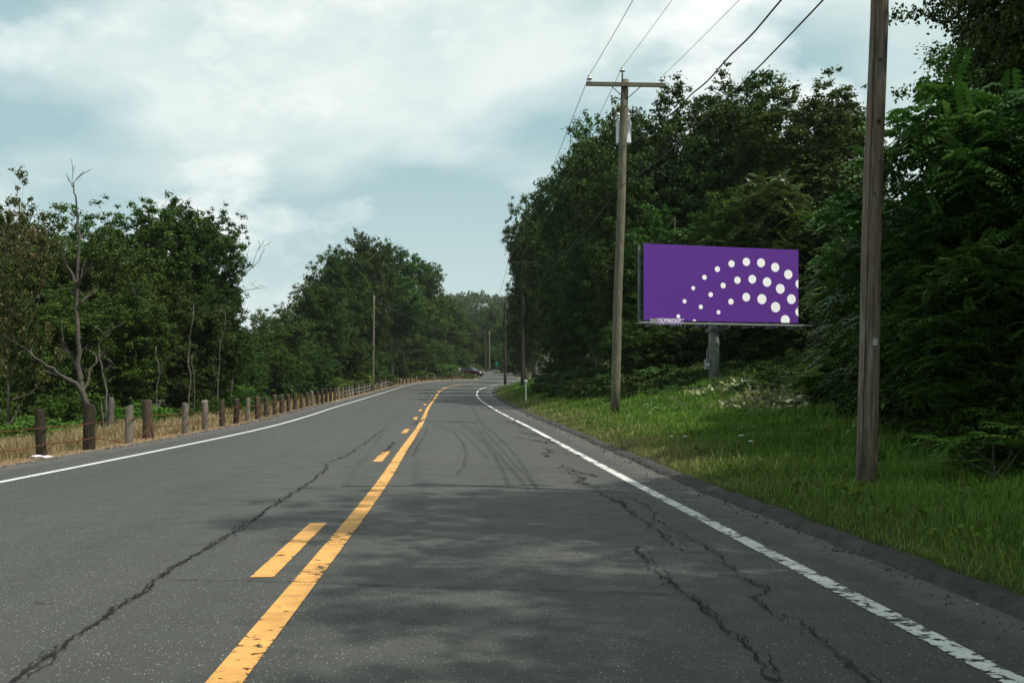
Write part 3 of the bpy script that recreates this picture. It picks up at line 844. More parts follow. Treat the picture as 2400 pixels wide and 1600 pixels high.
# understorey of the wood, lower crowns that close it towards the grass
GU = 'understorey trees at the edge of the wood'
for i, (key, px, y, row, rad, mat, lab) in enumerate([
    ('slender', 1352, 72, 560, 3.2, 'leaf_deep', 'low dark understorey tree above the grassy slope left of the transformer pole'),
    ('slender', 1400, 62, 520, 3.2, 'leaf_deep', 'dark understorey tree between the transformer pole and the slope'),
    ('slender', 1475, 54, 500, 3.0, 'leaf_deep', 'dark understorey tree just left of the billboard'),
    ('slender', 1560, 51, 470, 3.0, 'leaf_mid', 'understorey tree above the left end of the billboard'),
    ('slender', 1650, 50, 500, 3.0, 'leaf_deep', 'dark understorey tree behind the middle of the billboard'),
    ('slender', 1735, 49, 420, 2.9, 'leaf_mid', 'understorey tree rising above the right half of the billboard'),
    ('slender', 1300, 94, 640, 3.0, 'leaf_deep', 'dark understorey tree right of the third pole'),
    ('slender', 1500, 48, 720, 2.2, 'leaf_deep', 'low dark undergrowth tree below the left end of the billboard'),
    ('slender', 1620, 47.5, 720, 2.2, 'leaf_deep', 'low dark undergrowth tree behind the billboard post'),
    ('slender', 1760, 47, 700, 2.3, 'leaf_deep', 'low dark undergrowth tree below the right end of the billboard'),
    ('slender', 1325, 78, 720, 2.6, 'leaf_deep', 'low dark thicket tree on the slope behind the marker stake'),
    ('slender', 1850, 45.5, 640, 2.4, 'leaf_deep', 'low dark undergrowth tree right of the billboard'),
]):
    ptree('understorey_tree', key, px, y, row, rad, mat, lab, group=GU)
# frond-leaved trees right of the billboard and by the near pole
GF = 'frond-leaved trees along the right verge'
for px, y, row, rad, lab in [
    (1822, 47.5, 400, 2.5, 'frond-leaved tree standing above the right end of the billboard'),
    (1950, 46.5, 470, 2.2, 'frond-leaved tree right of the billboard'),
    (2055, 38, 500, 2.0, 'tall frond-leaved tree just behind the near pole'),
    (2040, 34, 640, 1.5, 'low frond-leaved tree between billboard and near pole'),
    (2085, 29, 560, 2.0, 'frond-leaved tree hidden partly by the near pole shaft'),
    (2140, 22, 440, 1.9, 'frond-leaved tree right of the near pole'),
    (2245, 16.5, 190, 1.9, 'frond-leaved tree with the highest pale fronds at the right'),
    (2380, 15, 230, 1.5, 'frond-leaved tree at the right edge of the picture'),
    (2180, 18, 640, 1.3, 'short frond-leaved tree right of the near pole foot'),
    (2330, 14, 560, 1.2, 'short frond-leaved tree low at the right edge'),
]:
    ptree('frond_tree', 'frond_tree', px, y, row, rad, 'leaf_frond', lab, group=GF)
for px, y, row, rad, lab in [(1940, 27, 815, 0.9, 'bright green frond sapling left of the near pole'), (1905, 30, 860, 0.7, 'small frond sapling beside the brush pile'), (2330, 11.5, 990, 0.6, 'frond sapling in the grass at the right edge')]:
    ptree('frond_sapling', 'frond_sapling', px, y, row, rad, 'leaf_fresh', lab, 'sapling')
GM = 'tall maples over the right verge'
for x, y, h, rad, mat, lab in [
    (13.3, 23, 11.0, 4.8, 'leaf_mid', 'tall leafy maple behind the near pole, its crown leaving the top of the picture'),
    (17.2, 31, 10.0, 4.6, 'leaf_deep', 'dark maple farther back right of the near pole'),
    (10.7, 18.5, 12.5, 3.9, 'leaf_deep', 'dark maple filling the upper right corner'),
    (10.2, 13.5, 9.2, 3.4, 'leaf_mid', 'maple at the right edge whose crown leaves the picture'),
    (19.5, 40, 6.5, 4.2, 'leaf_deep', 'dark maple behind the frond-leaved trees'),
    (10.0, 7.0, 16.5, 4.9, 'leaf_mid', 'roadside maple out of view on the right shading the near lane'),
    (9.6, 1.0, 16.5, 4.9, 'leaf_mid', 'roadside maple out of view beside the camera shading the road'),
    (9.8, -6.0, 17.0, 5.0, 'leaf_mid', 'roadside maple out of view behind the camera shading the road'),
]:
    tree('maple_tree', 'maple', x, y, h, rad, mat, lab, group=GM)
# dark hedge of bushes below them
GB = 'bushes along the foot of the right trees'
HEDGE = [(2085, 20, 860, 1.5, 'just right of the near pole foot'), (2160, 18.5, 800, 1.6, 'second right of the near pole foot'), (2240, 17, 780, 1.6, 'third right of the near pole foot'),
         (2330, 15.5, 760, 1.5, 'near the right edge at grass level'), (2430, 14, 780, 1.5, 'cut by the right edge at grass level'), (2070, 24, 800, 1.7, 'straight behind the near pole, lower one'),
         (2040, 29, 780, 1.8, 'straight behind the near pole, farther one'), (2120, 21, 700, 1.6, 'in the taller row right of the near pole'), (2210, 19, 640, 1.7, 'in the taller row, second from the near pole'),
         (2300, 17, 600, 1.7, 'in the taller row, third from the near pole'), (2400, 15.5, 560, 1.7, 'in the taller row at the right edge'), (2230, 15.5, 930, 0.9, 'small and low in front of the hedge'),
         (2320, 13.2, 920, 0.9, 'small and low near the right edge'), (2400, 12, 960, 0.8, 'small and lowest at the right edge'), (2050, 33, 720, 1.8, 'behind the near pole at mid height'),
         (2010, 37, 760, 1.8, 'just left of the near pole'), (1905, 41, 800, 1.4, 'below the right end of the billboard')]
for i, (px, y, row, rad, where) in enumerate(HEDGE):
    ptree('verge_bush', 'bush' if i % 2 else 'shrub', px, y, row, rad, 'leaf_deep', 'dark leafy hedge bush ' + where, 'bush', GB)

# --- trees left of the road, behind the fence
GL = 'trees behind the fence on the left'
for key, px, y, row, rad, mat, lab in [
    ('slender', 70, 44, 462, 3.3, 'leaf_mid', 'green tree at the left behind the brownish one'),
    ('slender', 175, 47, 470, 3.3, 'leaf_mid', 'green tree right behind the tall dead tree'),
    ('slender', 262, 45, 510, 2.8, 'leaf_mid', 'slightly lower green tree just right of the tall dead tree'),
    ('tall', 340, 50, 458, 3.4, 'leaf_mid', 'tall green tree left of the big gap in the left trees'),
    ('round', 420, 53, 462, 3.3, 'leaf_deep', 'broad dark green tree in the left group'),
    ('tall', 492, 52, 476, 2.5, 'leaf_deep', 'dark green tree at the right end of the left group'),
    ('slender', 120, 38, 640, 2.4, 'leaf_mid', 'low green tree behind the dead tree trunk'),
    ('slender', 300, 40, 640, 2.3, 'leaf_mid', 'low green tree under the left group of trees'),
    ('slender', 405, 46, 640, 2.6, 'leaf_deep', 'low dark tree under the middle of the left group'),
    ('slender', 500, 48, 660, 2.1, 'leaf_deep', 'low dark tree under the right end of the left group'),
    ('slender', 230, 62, 560, 3.4, 'leaf_deep', 'tree in the second row of the left group'),
    ('slender', 60, 60, 540, 3.4, 'leaf_deep', 'dark tree in the second row behind the brownish tree'),
    ('slender', 545, 62, 745, 2.0, 'leaf_mid', 'small green tree low in the gap between the tree groups'),
]:
    ptree('deciduous_tree', key, px, y, row, rad, mat, lab, group=GL)
ptree('browning_tree', 'sparse', 20, 31, 440, 1.75, 'leaf_brown', 'tree with browning leaves at the left edge of the picture')
ptree('browning_tree', 'sparse', -60, 27, 350, 1.5, 'leaf_brown', 'sparse tree with its top twigs reaching in at the far left')
GD = 'trees of the big dome beside the bend'
for key, px, y, row, rad, mat, lab in [
    ('slender', 610, 78, 735, 2.8, 'leaf_mid', 'low green tree left of the big dome of trees'),
    ('slender', 660, 86, 700, 3.2, 'leaf_mid', 'green tree at the left foot of the big dome'),
    ('round', 735, 98, 655, 4.0, 'leaf_deep', 'dark lower tree on the left flank of the big dome'),
    ('round', 785, 112, 578, 4.8, 'leaf_deep', 'dark tree on the left shoulder of the big dome'),
    ('round', 850, 122, 540, 5.4, 'leaf_deep', 'highest tree at the top of the big dome'),
    ('round', 920, 138, 566, 6.0, 'leaf_deep', 'broad tree on the right shoulder of the big dome'),
    ('round', 988, 166, 600, 6.4, 'leaf_mid', 'tree at the right end of the big dome behind the fence'),
    ('slender', 800, 104, 760, 4.0, 'leaf_deep', 'dark undergrowth tree behind the leaning pole'),
    ('slender', 720, 92, 790, 3.4, 'leaf_deep', 'dark undergrowth tree under the left flank of the big dome'),
    ('slender', 872, 134, 770, 3.6, 'leaf_deep', 'dark undergrowth tree right of the leaning pole'),
    ('slender', 960, 158, 760, 4.2, 'leaf_mid', 'green undergrowth tree above the far end of the fence'),
    ('slender', 1025, 176, 790, 3.4, 'leaf_mid', 'green undergrowth tree left of the dark car'),
    ('slender', 640, 82, 800, 2.6, 'leaf_deep', 'low dark thicket tree in the gap left of the dome'),
    ('slender', 570, 70, 800, 2.2, 'leaf_deep', 'low thicket tree between left group and dome'),
]:
    ptree('deciduous_tree', key, px, y, row, rad, mat, lab, group=GD)
GH = 'trees beyond the bend'
for key, px, y, row, rad, mat, lab in [
    ('round', 1048, 200, 690, 5.0, 'leaf_mid', 'green tree beyond the bend at the right foot of the dome'),
    ('round', 1085, 222, 745, 5.0, 'leaf_mid', 'mid green tree beyond the parked car'),
    ('broad', 1150, 262, 712, 5.2, 'leaf_deep', 'dark tree beyond the bend left of the fourth pole'),
    ('round', 1195, 245, 735, 5.5, 'leaf_mid', 'green tree beyond the bend right of the fourth pole'),
    ('round', 1112, 275, 760, 5.5, 'leaf_mid', 'pale green tree far along the side road'),
    ('broad', 1240, 215, 720, 5.5, 'leaf_deep', 'dark tree beyond the bend behind the third pole'),
    ('slender', 1130, 235, 800, 4.0, 'leaf_deep', 'dark low tree behind the far small poles'),
    ('slender', 1175, 228, 800, 4.0, 'leaf_mid', 'low green tree behind the green sign'),
    ('slender', 1085, 200, 815, 3.2, 'leaf_mid', 'low green tree behind the parked car'),
    ('slender', 1215, 200, 800, 4.0, 'leaf_deep', 'low dark tree behind the third pole'),
    ('broad', 1020, 255, 700, 6, 'leaf_mid', 'green tree far behind the big dome'),
]:
    ptree('deciduous_tree', key, px, y, row, rad, mat, lab, group=GH)

GT = 'thicket under the big dome'
for px, y, row, rad, lab in [
    (700, 96, 800, 3.6, 'dark thicket below the left flank of the big dome'), (765, 108, 800, 3.6, 'dark thicket below the left shoulder of the big dome'),
    (830, 118, 790, 3.8, 'dark thicket left of the slim bare pole'), (862, 128, 800, 3.4, 'dark thicket right of the slim bare pole'),
    (905, 142, 800, 3.8, 'dark thicket behind the far fence'), (990, 160, 810, 3.6, 'dark thicket left of the fence end'),
    (610, 80, 830, 3.2, 'dark thicket in the gap between the tree groups'), (655, 88, 815, 3.4, 'dark thicket at the left foot of the dome'),
    (1210, 178, 830, 3.6, 'dark thicket behind the third pole beyond the road'),
    (1055, 192, 800, 3.8, 'dark thicket behind the parked cars')]:
    ptree('thicket', 'bush', px, y, row, rad, 'leaf_deep', lab, 'thicket', GT)
# bushes behind the fence
for px, y, row, rad, key, mat, lab in [
    (55, 27, 955, 1.5, 'bush', 'leaf_fresh', 'bright green bush behind the first fence posts at the left edge'),
    (135, 29, 965, 1.3, 'bush', 'leaf_fresh', 'bright green bush left of the dead tree foot'),
    (255, 33, 985, 1.1, 'shrub', 'leaf_fresh', 'green shrub right of the dead tree foot'),
    (330, 34, 930, 1.2, 'bush', 'leaf_fresh', 'green bush behind the thick tilted post'),
    (405, 38, 945, 1.2, 'bush', 'leaf_mid', 'green bush behind the fence under the left trees'),
    (480, 43, 925, 1.3, 'shrub', 'leaf_mid', 'green shrub behind the fence under the darkest left tree'),
    (585, 47, 890, 1.1, 'shrub', 'leaf_fresh', 'tall fresh green shrub in the gap behind the fence'),
    (545, 50, 905, 1.2, 'bush', 'leaf_mid', 'green bush in the gap behind the fence'),
    (640, 60, 930, 1.3, 'bush', 'leaf_mid', 'low green bush behind the middle fence posts'),
    (720, 72, 915, 1.2, 'shrub', 'leaf_gold', 'yellowish shrub behind the fence left of the goldenrod mound'),
    (798, 100, 876, 2.0, 'bush', 'leaf_gold', 'yellow-green mound of goldenrod behind the fence, left half'),
    (838, 104, 866, 2.1, 'bush', 'leaf_gold', 'yellow-green mound of goldenrod at the foot of the leaning pole'),
    (900, 125, 868, 2.0, 'bush', 'leaf_mid', 'green bush behind the fence right of the leaning pole'),
    (985, 155, 862, 2.6, 'bush', 'leaf_mid', 'green bush behind the far fence posts'),
    (1045, 168, 846, 2.8, 'bush', 'leaf_fresh', 'green bush beside the parked car at the fence end'),
    (1098, 162, 872, 1.5, 'bush', 'leaf_gold', 'low yellow-green weeds in front of the parked car'),
    (1112, 182, 850, 1.6, 'bush', 'leaf_gold', 'small yellow-green bush behind the parked car'),
    (1168, 190, 866, 1.6, 'bush', 'leaf_gold', 'yellow-green weeds along the far side road'),
    (200, 36, 900, 1.6, 'bush', 'leaf_mid', 'dark green bush behind the dead tree'),
    (445, 47, 885, 1.6, 'bush', 'leaf_mid', 'green bush between the pale slim trunks'),
    (525, 55, 890, 1.8, 'bush', 'leaf_deep', 'dark bush under the right end of the left trees'),
    (50, 36, 890, 1.8, 'bush', 'leaf_mid', 'dark green bush under the browning tree'),
]:
    ptree('bush', key, px, y, row, rad, mat, lab, 'bush')
# low creeping growth around the billboard foot
for px, y, row, rad, mat, lab in [
    (1340, 56, 880, 1.9, 'leaf_ivy', 'low creeping growth on the slope right of the marker stake'),
    (1400, 50, 872, 1.8, 'leaf_ivy', 'low creeping growth behind the transformer pole foot'),
    (1500, 45, 868, 1.8, 'leaf_ivy', 'low creeping growth left of the billboard post'),
    (1590, 43.5, 858, 1.7, 'leaf_ivy', 'low creeping growth just left of the billboard post'),
    (1740, 41, 862, 1.5, 'leaf_ivy', 'low creeping growth just right of the billboard post'),
    (1820, 38, 850, 1.6, 'leaf_ivy', 'low creeping growth below the right end of the billboard'),
    (1880, 34, 856, 1.4, 'leaf_ivy', 'low creeping growth above the brush pile'),
    (1650, 40, 893, 1.2, 'leaf_ivy', 'low creeping growth in front of the billboard post'),
    (1690, 36, 880, 1.2, 'leaf_ivy', 'leafy scrub in front of the billboard post, nearest the grass'),
    (1765, 33.5, 882, 1.2, 'leaf_ivy', 'leafy scrub behind the cut brush, left half'),
    (1840, 32, 872, 1.3, 'leaf_ivy', 'leafy scrub behind the cut brush, right half'),
    (1915, 29.5, 868, 1.2, 'leaf_ivy', 'leafy scrub at the right end of the cut brush'),
    (1965, 26.5, 860, 1.2, 'leaf_ivy', 'leafy scrub just left of the near pole'),
    (1450, 47.5, 850, 2.0, 'leaf_ivy', 'taller creeping growth right behind the transformer pole'),
    (1545, 46.5, 838, 2.0, 'leaf_ivy', 'taller creeping growth under the left half of the billboard'),
    (1630, 45.5, 835, 1.9, 'leaf_ivy', 'taller creeping growth behind the billboard post'),
    (1715, 44.5, 832, 1.9, 'leaf_ivy', 'taller creeping growth under the right half of the billboard'),
    (1790, 43, 830, 1.9, 'leaf_ivy', 'taller creeping growth below the right billboard end'),
    (1860, 40, 815, 1.9, 'leaf_ivy', 'taller creeping growth right of the billboard end'),
    (1370, 58, 850, 2.0, 'leaf_ivy', 'taller creeping growth left of the transformer pole'),
    (1300, 72, 858, 2.2, 'leaf_ivy', 'taller creeping growth on the slope below the wood'),
    (1292, 84, 862, 2.0, 'leaf_ivy', 'creeping growth at the foot of the third pole'),
    (1375, 66, 825, 2.6, 'leaf_deep', 'dark shrub between the trunks left of the transformer pole'),
    (1335, 74, 830, 2.6, 'leaf_deep', 'dark shrub under the left shoulder of the wood'),
    (1290, 66, 880, 1.9, 'leaf_ivy', 'low creeping growth on the slope behind the marker stake'),
    (1560, 40.5, 893, 1.2, 'leaf_ivy', 'low creeping growth at the grass edge left of the billboard post'),
    (1480, 42.5, 895, 1.2, 'leaf_ivy', 'low creeping growth at the grass edge right of the transformer pole'),
]:
    ptree('creeping_shrub', 'bush', px, y, row, rad, mat, lab, 'shrub')

# cut brush pile with pale leaf undersides
def brush_pile(px, y, row, rx, lab, seed):
    x = PX(px, y); z = T1(x, y); h = max(0.3, ZR(row, y) - z)
    e = empty('brush_pile', (x, y, z - 0.02))
    r = np.random.default_rng(seed)
    n = 1100
    p = r.normal(0, 1, (n, 3)) * np.array([rx * 0.5, 0.5, 1]); p[:, 2] = np.abs(p[:, 2]) * h * 0.45 * np.exp(-(p[:, 0] / rx) ** 2)
    nr = unit(r.normal(0, 0.8, (n, 3)) + np.array([0, 0, 0.6]))
    rn = np.clip(r.beta(1.0, 1.8, n), 0, 1)
    obj('leaves', leaf_mesh('brush_leaves', p, nr, 0.22, seed, 0.5, rn), M['leaf_cut'], e)
    mb = MB()
    for k in range(16):
        a = np.array([r.normal(0, rx * 0.5), r.normal(0, 0.4), 0.05]); d = unit(np.array([r.normal(), r.normal() * 0.5, abs(r.normal()) * 0.25]))
        L = 0.5 + r.random()
        mb.tube([a, a + d * L * 0.5 + (0, 0, 0.06), a + d * L], [0.018, 0.012, 0.005], 5)
    tag(mb.build('cut_stems', M['pale_wood'], e), kind='stuff')
    tag(e, lab, 'brush')
brush_pile(1790, 29.5, 908, 1.2, 'cut brush with pale leaf undersides in front of the billboard wood', 3)
brush_pile(1735, 35.5, 890, 1.3, 'smaller heap of cut brush just right of the billboard post', 4)
brush_pile(1868, 28, 890, 0.9, 'silvery cut branches at the right end of the brush heaps', 5)
brush_pile(1850, 26.5, 925, 0.8, 'lowest heap of cut brush lying in the grass edge', 6)

# far wooded hill: one mass
def far_wood():
    r = np.random.default_rng(9)
    P = []; Nn = []; S = []; RN = []
    for k in range(420):
        y = r.uniform(420, 860); x = r.uniform(-0.16, 0.14) * y
        z = T1(x, y); h = r.uniform(11, 16); a = r.uniform(4.5, 7)
        n = 420
        d = unit(r.normal(0, 1, (n, 3)))
        lump = 0.82 + 0.25 * np.sin(d[:, 0] * 5 + k) * np.sin(d[:, 2] * 6 + k)
        p = d * lump[:, None] * np.array([a, a, h * 0.5]) + np.array([x, y, z + h * 0.5])
        P.append(p); Nn.append(unit(d + np.array([0, 0, 0.5]) + r.normal(0, 0.35, (n, 3)))); S.append(np.full(n, a * 0.22))
        RN.append(np.clip(r.normal(0.42, 0.12, n) + r.normal(0, 0.16), 0, 1))
    o = obj('far_wood', leaf_mesh('far_wood', np.concatenate(P), np.concatenate(Nn), np.concatenate(S), 9, 0.8, np.concatenate(RN)), M['leaf_far'])
    tag(o, 'hazy wooded hillside in the distance beyond the bend', 'wood', kind='stuff')
far_wood()

# ------------------------------------------------------------------ grass
def blades(name, x, y, h, w, rnd, dry, mat, lean=0.35, seed=1):
    r = np.random.default_rng(seed)
    n = len(x)
    z = terrain(x, y) - 0.01
    t = r.uniform(0, 6.283, n); u = np.stack([np.cos(t), np.sin(t), np.zeros(n)], 1)
    t2 = r.uniform(0, 6.283, n); ld = np.stack([np.cos(t2), np.sin(t2), np.zeros(n)], 1) * (lean * r.random(n) * h)[:, None]
    b = np.stack([x, y, z], 1)
    w = w[:, None]
    mid = b + ld * 0.35 + np.array([0, 0, 1.0]) * (h * 0.6)[:, None]
    tip = b + ld * 1.1 + np.array([0, 0, 1.0]) * h[:, None]
    v = np.stack([b - u * w, b + u * w, mid + u * w * 0.7, mid - u * w * 0.7, tip], 1).reshape(-1, 3)
    i = np.arange(n)[:, None] * 5
    return np_mesh(name, v, i + np.array([[0, 1, 2, 3]]), i + np.array([[3, 2, 4]]), attrs={'rnd': np.repeat(rnd, 5), 'dry': np.repeat(dry, 5)})
def right_grass():
    r = np.random.default_rng(21)
    X = []; Y = []
    for y0, y1, dens_, wid in ((4.2, 8, 1500, 4.5), (8, 13, 950, 6.5), (13, 20, 520, 7.5), (20, 32, 260, 9), (32, 50, 120, 10), (50, 95, 50, 8)):
        n = int((y1 - y0) * wid * dens_)
        y = r.uniform(y0, y1, n); lat = 0.27 + (wid - 0.27) * r.random(n)
        kx = np.interp(y, LK[:100, 1], LK[:100, 0])
        X.append(kx + lat); Y.append(y)
    # tufts spilling over the kerb
    y = r.uniform(4.5, 60, 5000); kx = np.interp(y, LK[:100, 1], LK[:100, 0])
    m = np.sin(y * 2.1) + np.sin(y * 0.77 + 2) > -0.1
    X.append((kx + 0.30 - np.abs(r.normal(0, 0.09, 5000)))[m]); Y.append(y[m])
    x = np.concatenate(X); y = np.concatenate(Y)
    kx = np.interp(y, LK[:100, 1], LK[:100, 0]); lat = x - kx
    patch = np.sin(x * 1.3 + 2 * np.sin(y * 0.5)) * np.sin(y * 0.9 + x * 0.4) * 0.5 + np.sin(x * 3.1 + y * 2.3) * 0.25
    fade = np.clip(lat / 1.1, 0.34, 1)
    h = (0.095 + 0.08 * r.random(len(x)) + 0.05 * patch) * fade * np.where(lat > 4, 1.35, 1.0) * (1 + 0.7 * (r.random(len(x)) > 0.96) + 1.3 * (r.random(len(x)) > 0.992))
    h = np.clip(h, 0.04, 0.6)
    w = 0.0022 + 0.00042 * y
    dry = np.clip(0.72 - lat * 0.42 + 0.35 * patch + r.normal(0, 0.2, len(x)), 0, 1) * np.clip((y - 8) / 9, 0.3, 1)
    dry = np.maximum(dry, (r.random(len(x)) > 0.965) * 0.7)
    rnd = np.clip(0.45 + 0.3 * patch + r.normal(0, 0.2, len(x)), 0, 1)
    o = obj('grass', blades('grass', x, y, h, w, rnd, dry, None, 0.6, 3), M['grass'])
    tag(o, 'long green grass of the right-hand verge', 'grass', kind='stuff')
right_grass()
def verge_weeds():
    r = np.random.default_rng(71)
    P = []; Nn = []; S = []; RN = []
    for k in range(330):
        y = 5 + 45 * r.random() ** 1.3; lat = 0.5 + 7.0 * r.random()
        x = np.interp(y, LK[:100, 1], LK[:100, 0]) + lat
        n = int(r.integers(14, 40)); sp = r.uniform(0.06, 0.20); hh = r.uniform(0.06, 0.24)
        p = r.normal(0, 1, (n, 3)) * np.array([sp, sp, 0]); p[:, 2] = hh * r.random(n) + 0.05
        p[:, 0] += x; p[:, 1] += y; p[:, 2] += T1(x, y)
        P.append(p); Nn.append(unit(r.normal(0, 0.5, (n, 3)) + np.array([0, 0, 1.0]))); S.append(np.full(n, r.uniform(0.05, 0.11)))
        RN.append(np.clip(r.normal(0.45, 0.15, n) + r.normal(0, 0.22), 0, 1))
    o = obj('verge_weeds', leaf_mesh('verge_weeds', np.concatenate(P), np.concatenate(Nn), np.concatenate(S), 72, 0.5, np.concatenate(RN)), M['leaf_fresh'])
    tag(o, 'broad-leaved weeds scattered through the verge grass', 'weeds', kind='stuff')
verge_weeds()
def left_grass():
    r = np.random.default_rng(22)
    X = []; Y = []
    for y0, y1, dens_ in ((12, 24, 330), (24, 40, 200), (40, 70, 90), (70, 150, 26)):
        n = int((y1 - y0) * 5.0 * dens_)
        y = r.uniform(y0, y1, n); lat = 0.45 + 4.6 * r.random(n) ** 1.2
        sx = np.interp(y, LS[:92, 1], LS[:92, 0])
        X.append(sx - lat); Y.append(y)
    x = np.concatenate(X); y = np.concatenate(Y)
    lat = np.interp(y, LS[:92, 1], LS[:92, 0]) - x
    patch = np.sin(x * 1.7 + y * 0.8) * np.sin(y * 0.9 - x * 0.3)
    dry = np.clip(1.25 - np.clip(lat - 1.6, 0, 9) * 0.42 + 0.3 * patch + r.normal(0, 0.2, len(x)), 0, 1)
    keep = r.random(len(x)) < np.clip((lat - 0.5) * 0.9 + 0.15 * patch, 0.05, 1)
    h = np.clip((0.12 + 0.22 * r.random(len(x)) + 0.1 * patch) * np.clip(lat / 1.3, 0.25, 1.4), 0.04, 0.7)
    w = 0.0025 + 0.0004 * y
    rnd = np.clip(0.5 + 0.25 * patch + r.normal(0, 0.22, len(x)), 0, 1)
    x, y, h, w, rnd, dry = (a[keep] for a in (x, y, h, w, rnd, dry))
    o = obj('dry_grass', blades('dry_grass', x, y, h, w, rnd, dry, None, 0.7, 4), M['grass'])
    tag(o, 'dry straw-coloured grass and weeds under the cable fence', 'grass', kind='stuff')
left_grass()
def gravel():
    r = np.random.default_rng(33)
    n = 2600
    y = 10 + 60 * r.random(n) ** 1.5; lat = np.abs(r.normal(0, 0.32, n))
    x = np.interp(y, LS[:92, 1], LS[:92, 0]) - lat + 0.22
    yk = 4.5 + 40 * r.random(700) ** 1.6
    xk = np.interp(yk, LK[:100, 1], LK[:100, 0]) - np.abs(r.normal(0, 0.12, 700)) - 0.02
    x = np.concatenate([x, xk]); y = np.concatenate([y, yk]); n = len(x)
    inside = sdist(np.stack([x, y], 1), S2) > 0
    z = np.where(inside, zr(y), np.maximum(terrain(x, y), zr(y) - 0.4))
    s = 0.003 + 0.011 * r.random(n) ** 3 + 0.0004 * y
    base = np.array([[1, 0, 0], [0, 1, 0], [-1, 0, 0], [0, -1, 0], [0, 0, 0.9], [0, 0, -0.5]], float)
    v = (base[None] * (0.7 + 0.6 * r.random((n, 6, 1)))) * s[:, None, None] + np.stack([x, y, z + s * 0.25], 1)[:, None]
    f = np.array([[0, 1, 4], [1, 2, 4], [2, 3, 4], [3, 0, 4], [1, 0, 5], [2, 1, 5], [3, 2, 5], [0, 3, 5]])
    o = obj('gravel', np_mesh('gravel', v.reshape(-1, 3), None, (np.arange(n)[:, None, None] * 6 + f[None]).reshape(-1, 3), attrs={'rnd': np.repeat(r.random(n), 6)}), None)
    t = NT('gravel'); t.fin(t.ramp(t.attr('rnd'), [(0, (0.035, 0.033, 0.03)), (0.75, (0.10, 0.094, 0.084)), (1.0, (0.34, 0.32, 0.29))]), 0.9, 0.2)
    o.data.materials.append(t.m)
    tag(o, 'loose gravel along the pavement edges', 'gravel', kind='stuff')
gravel()
# wild carrot flowers in the verge
def flower(px, row, y, s):
    x = PX(px, y); z = T1(x, y)
    e = empty('wildflower', (x, y, z))
    h = max(0.2, ZR(row, y) - z)
    mb = MB(); mb.tube([(0, 0, -0.02), (0.01, 0.01, h * 0.6), (0.02, 0, h)], [0.006, 0.005, 0.004], 5); mb.build('stem', M['stem'], e)
    mb = MB()
    for k in range(14):
        a = k * 2.4; rr = s * math.sqrt(k / 14.0)
        mb.tube([(0.02 + rr * math.cos(a), rr * math.sin(a), h - 0.01), (0.02 + rr * math.cos(a), rr * math.sin(a), h + 0.012 - rr * 0.1)], [0.008, s * 0.34], 6)
    mb.build('umbel', M['umbel'], e)
    tag(e, 'white flat-topped wildflower standing in the sunny grass between the two big poles', 'wildflower', 'wildflowers in the verge grass')
for a in ((1512, 948, 31, 0.055), (1535, 955, 30, 0.05), (1522, 968, 28, 0.05), (1735, 1053, 18, 0.04), (1757, 1068, 17, 0.035), (1572, 1043, 20, 0.035), (1604, 1044, 19.5, 0.035)):
    flower(*a)

# ------------------------------------------------------------------ fence of wooden posts with cables
fd = dens(LF, 12)
fs = np.concatenate([[0], np.cumsum(np.linalg.norm(np.diff(fd, axis=0), axis=1))])
s0 = np.interp(19.7, fd[:140 * 12, 1], fs[:140 * 12])
fence = empty('guard_fence', (float(fd[0][0]), 19.0, 0))
tag(fence, 'long row of weathered wooden guard posts strung with rusty cables along the left roadside', 'fence')
fi = fence.matrix_basis.inverted()
post_meshes = {}
def post_mesh(k, mat, rr, h, sq):
    r = random.Random(k)
    mb = MB(); n = 12; rings = []
    for z, f in ((-0.4, 1.04), (0, 1.03), (0.25 * h, 1.0), (0.6 * h, 0.98), (h - 0.03, 0.97), (h, 0.86)):
        rings.append([((1 + 0.05 * math.sin(3 * t + k)) * rr * f * math.cos(t), (1 + 0.05 * math.cos(2 * t + k)) * rr * f * math.sin(t), z + (0.03 * math.cos(t + k) if z > 0.5 * h else 0)) for t in [2 * math.pi * i / n for i in range(n)]])
    v = [p for g in rings for p in g]
    f = [(i * n + j, i * n + (j + 1) % n, (i + 1) * n + (j + 1) % n, (i + 1) * n + j) for i in range(len(rings) - 1) for j in range(n)]
    f.append(tuple((len(rings) - 1) * n + j for j in range(n)))
    mb.add(v, f)
    me = mb.mesh('post', False); me.materials.append(M[mat])
    return me
PM = [post_mesh(0, 'post_dark', 0.105, 0.92, 1), post_mesh(1, 'post_brown', 0.10, 0.88, 1), post_mesh(2, 'post_grey', 0.095, 0.88, 0), post_mesh(3, 'post_dark', 0.12, 0.95, 1), post_mesh(4, 'post_grey', 0.10, 0.92, 0), post_mesh(5, 'post_brown', 0.11, 0.9, 1)]
order = [0, 0, 3, 2, 5, 2, 4, 1, 0, 2, 5, 1]
ppos = []
k = 0; s = s0 - 2.5
prnd = random.Random(4)
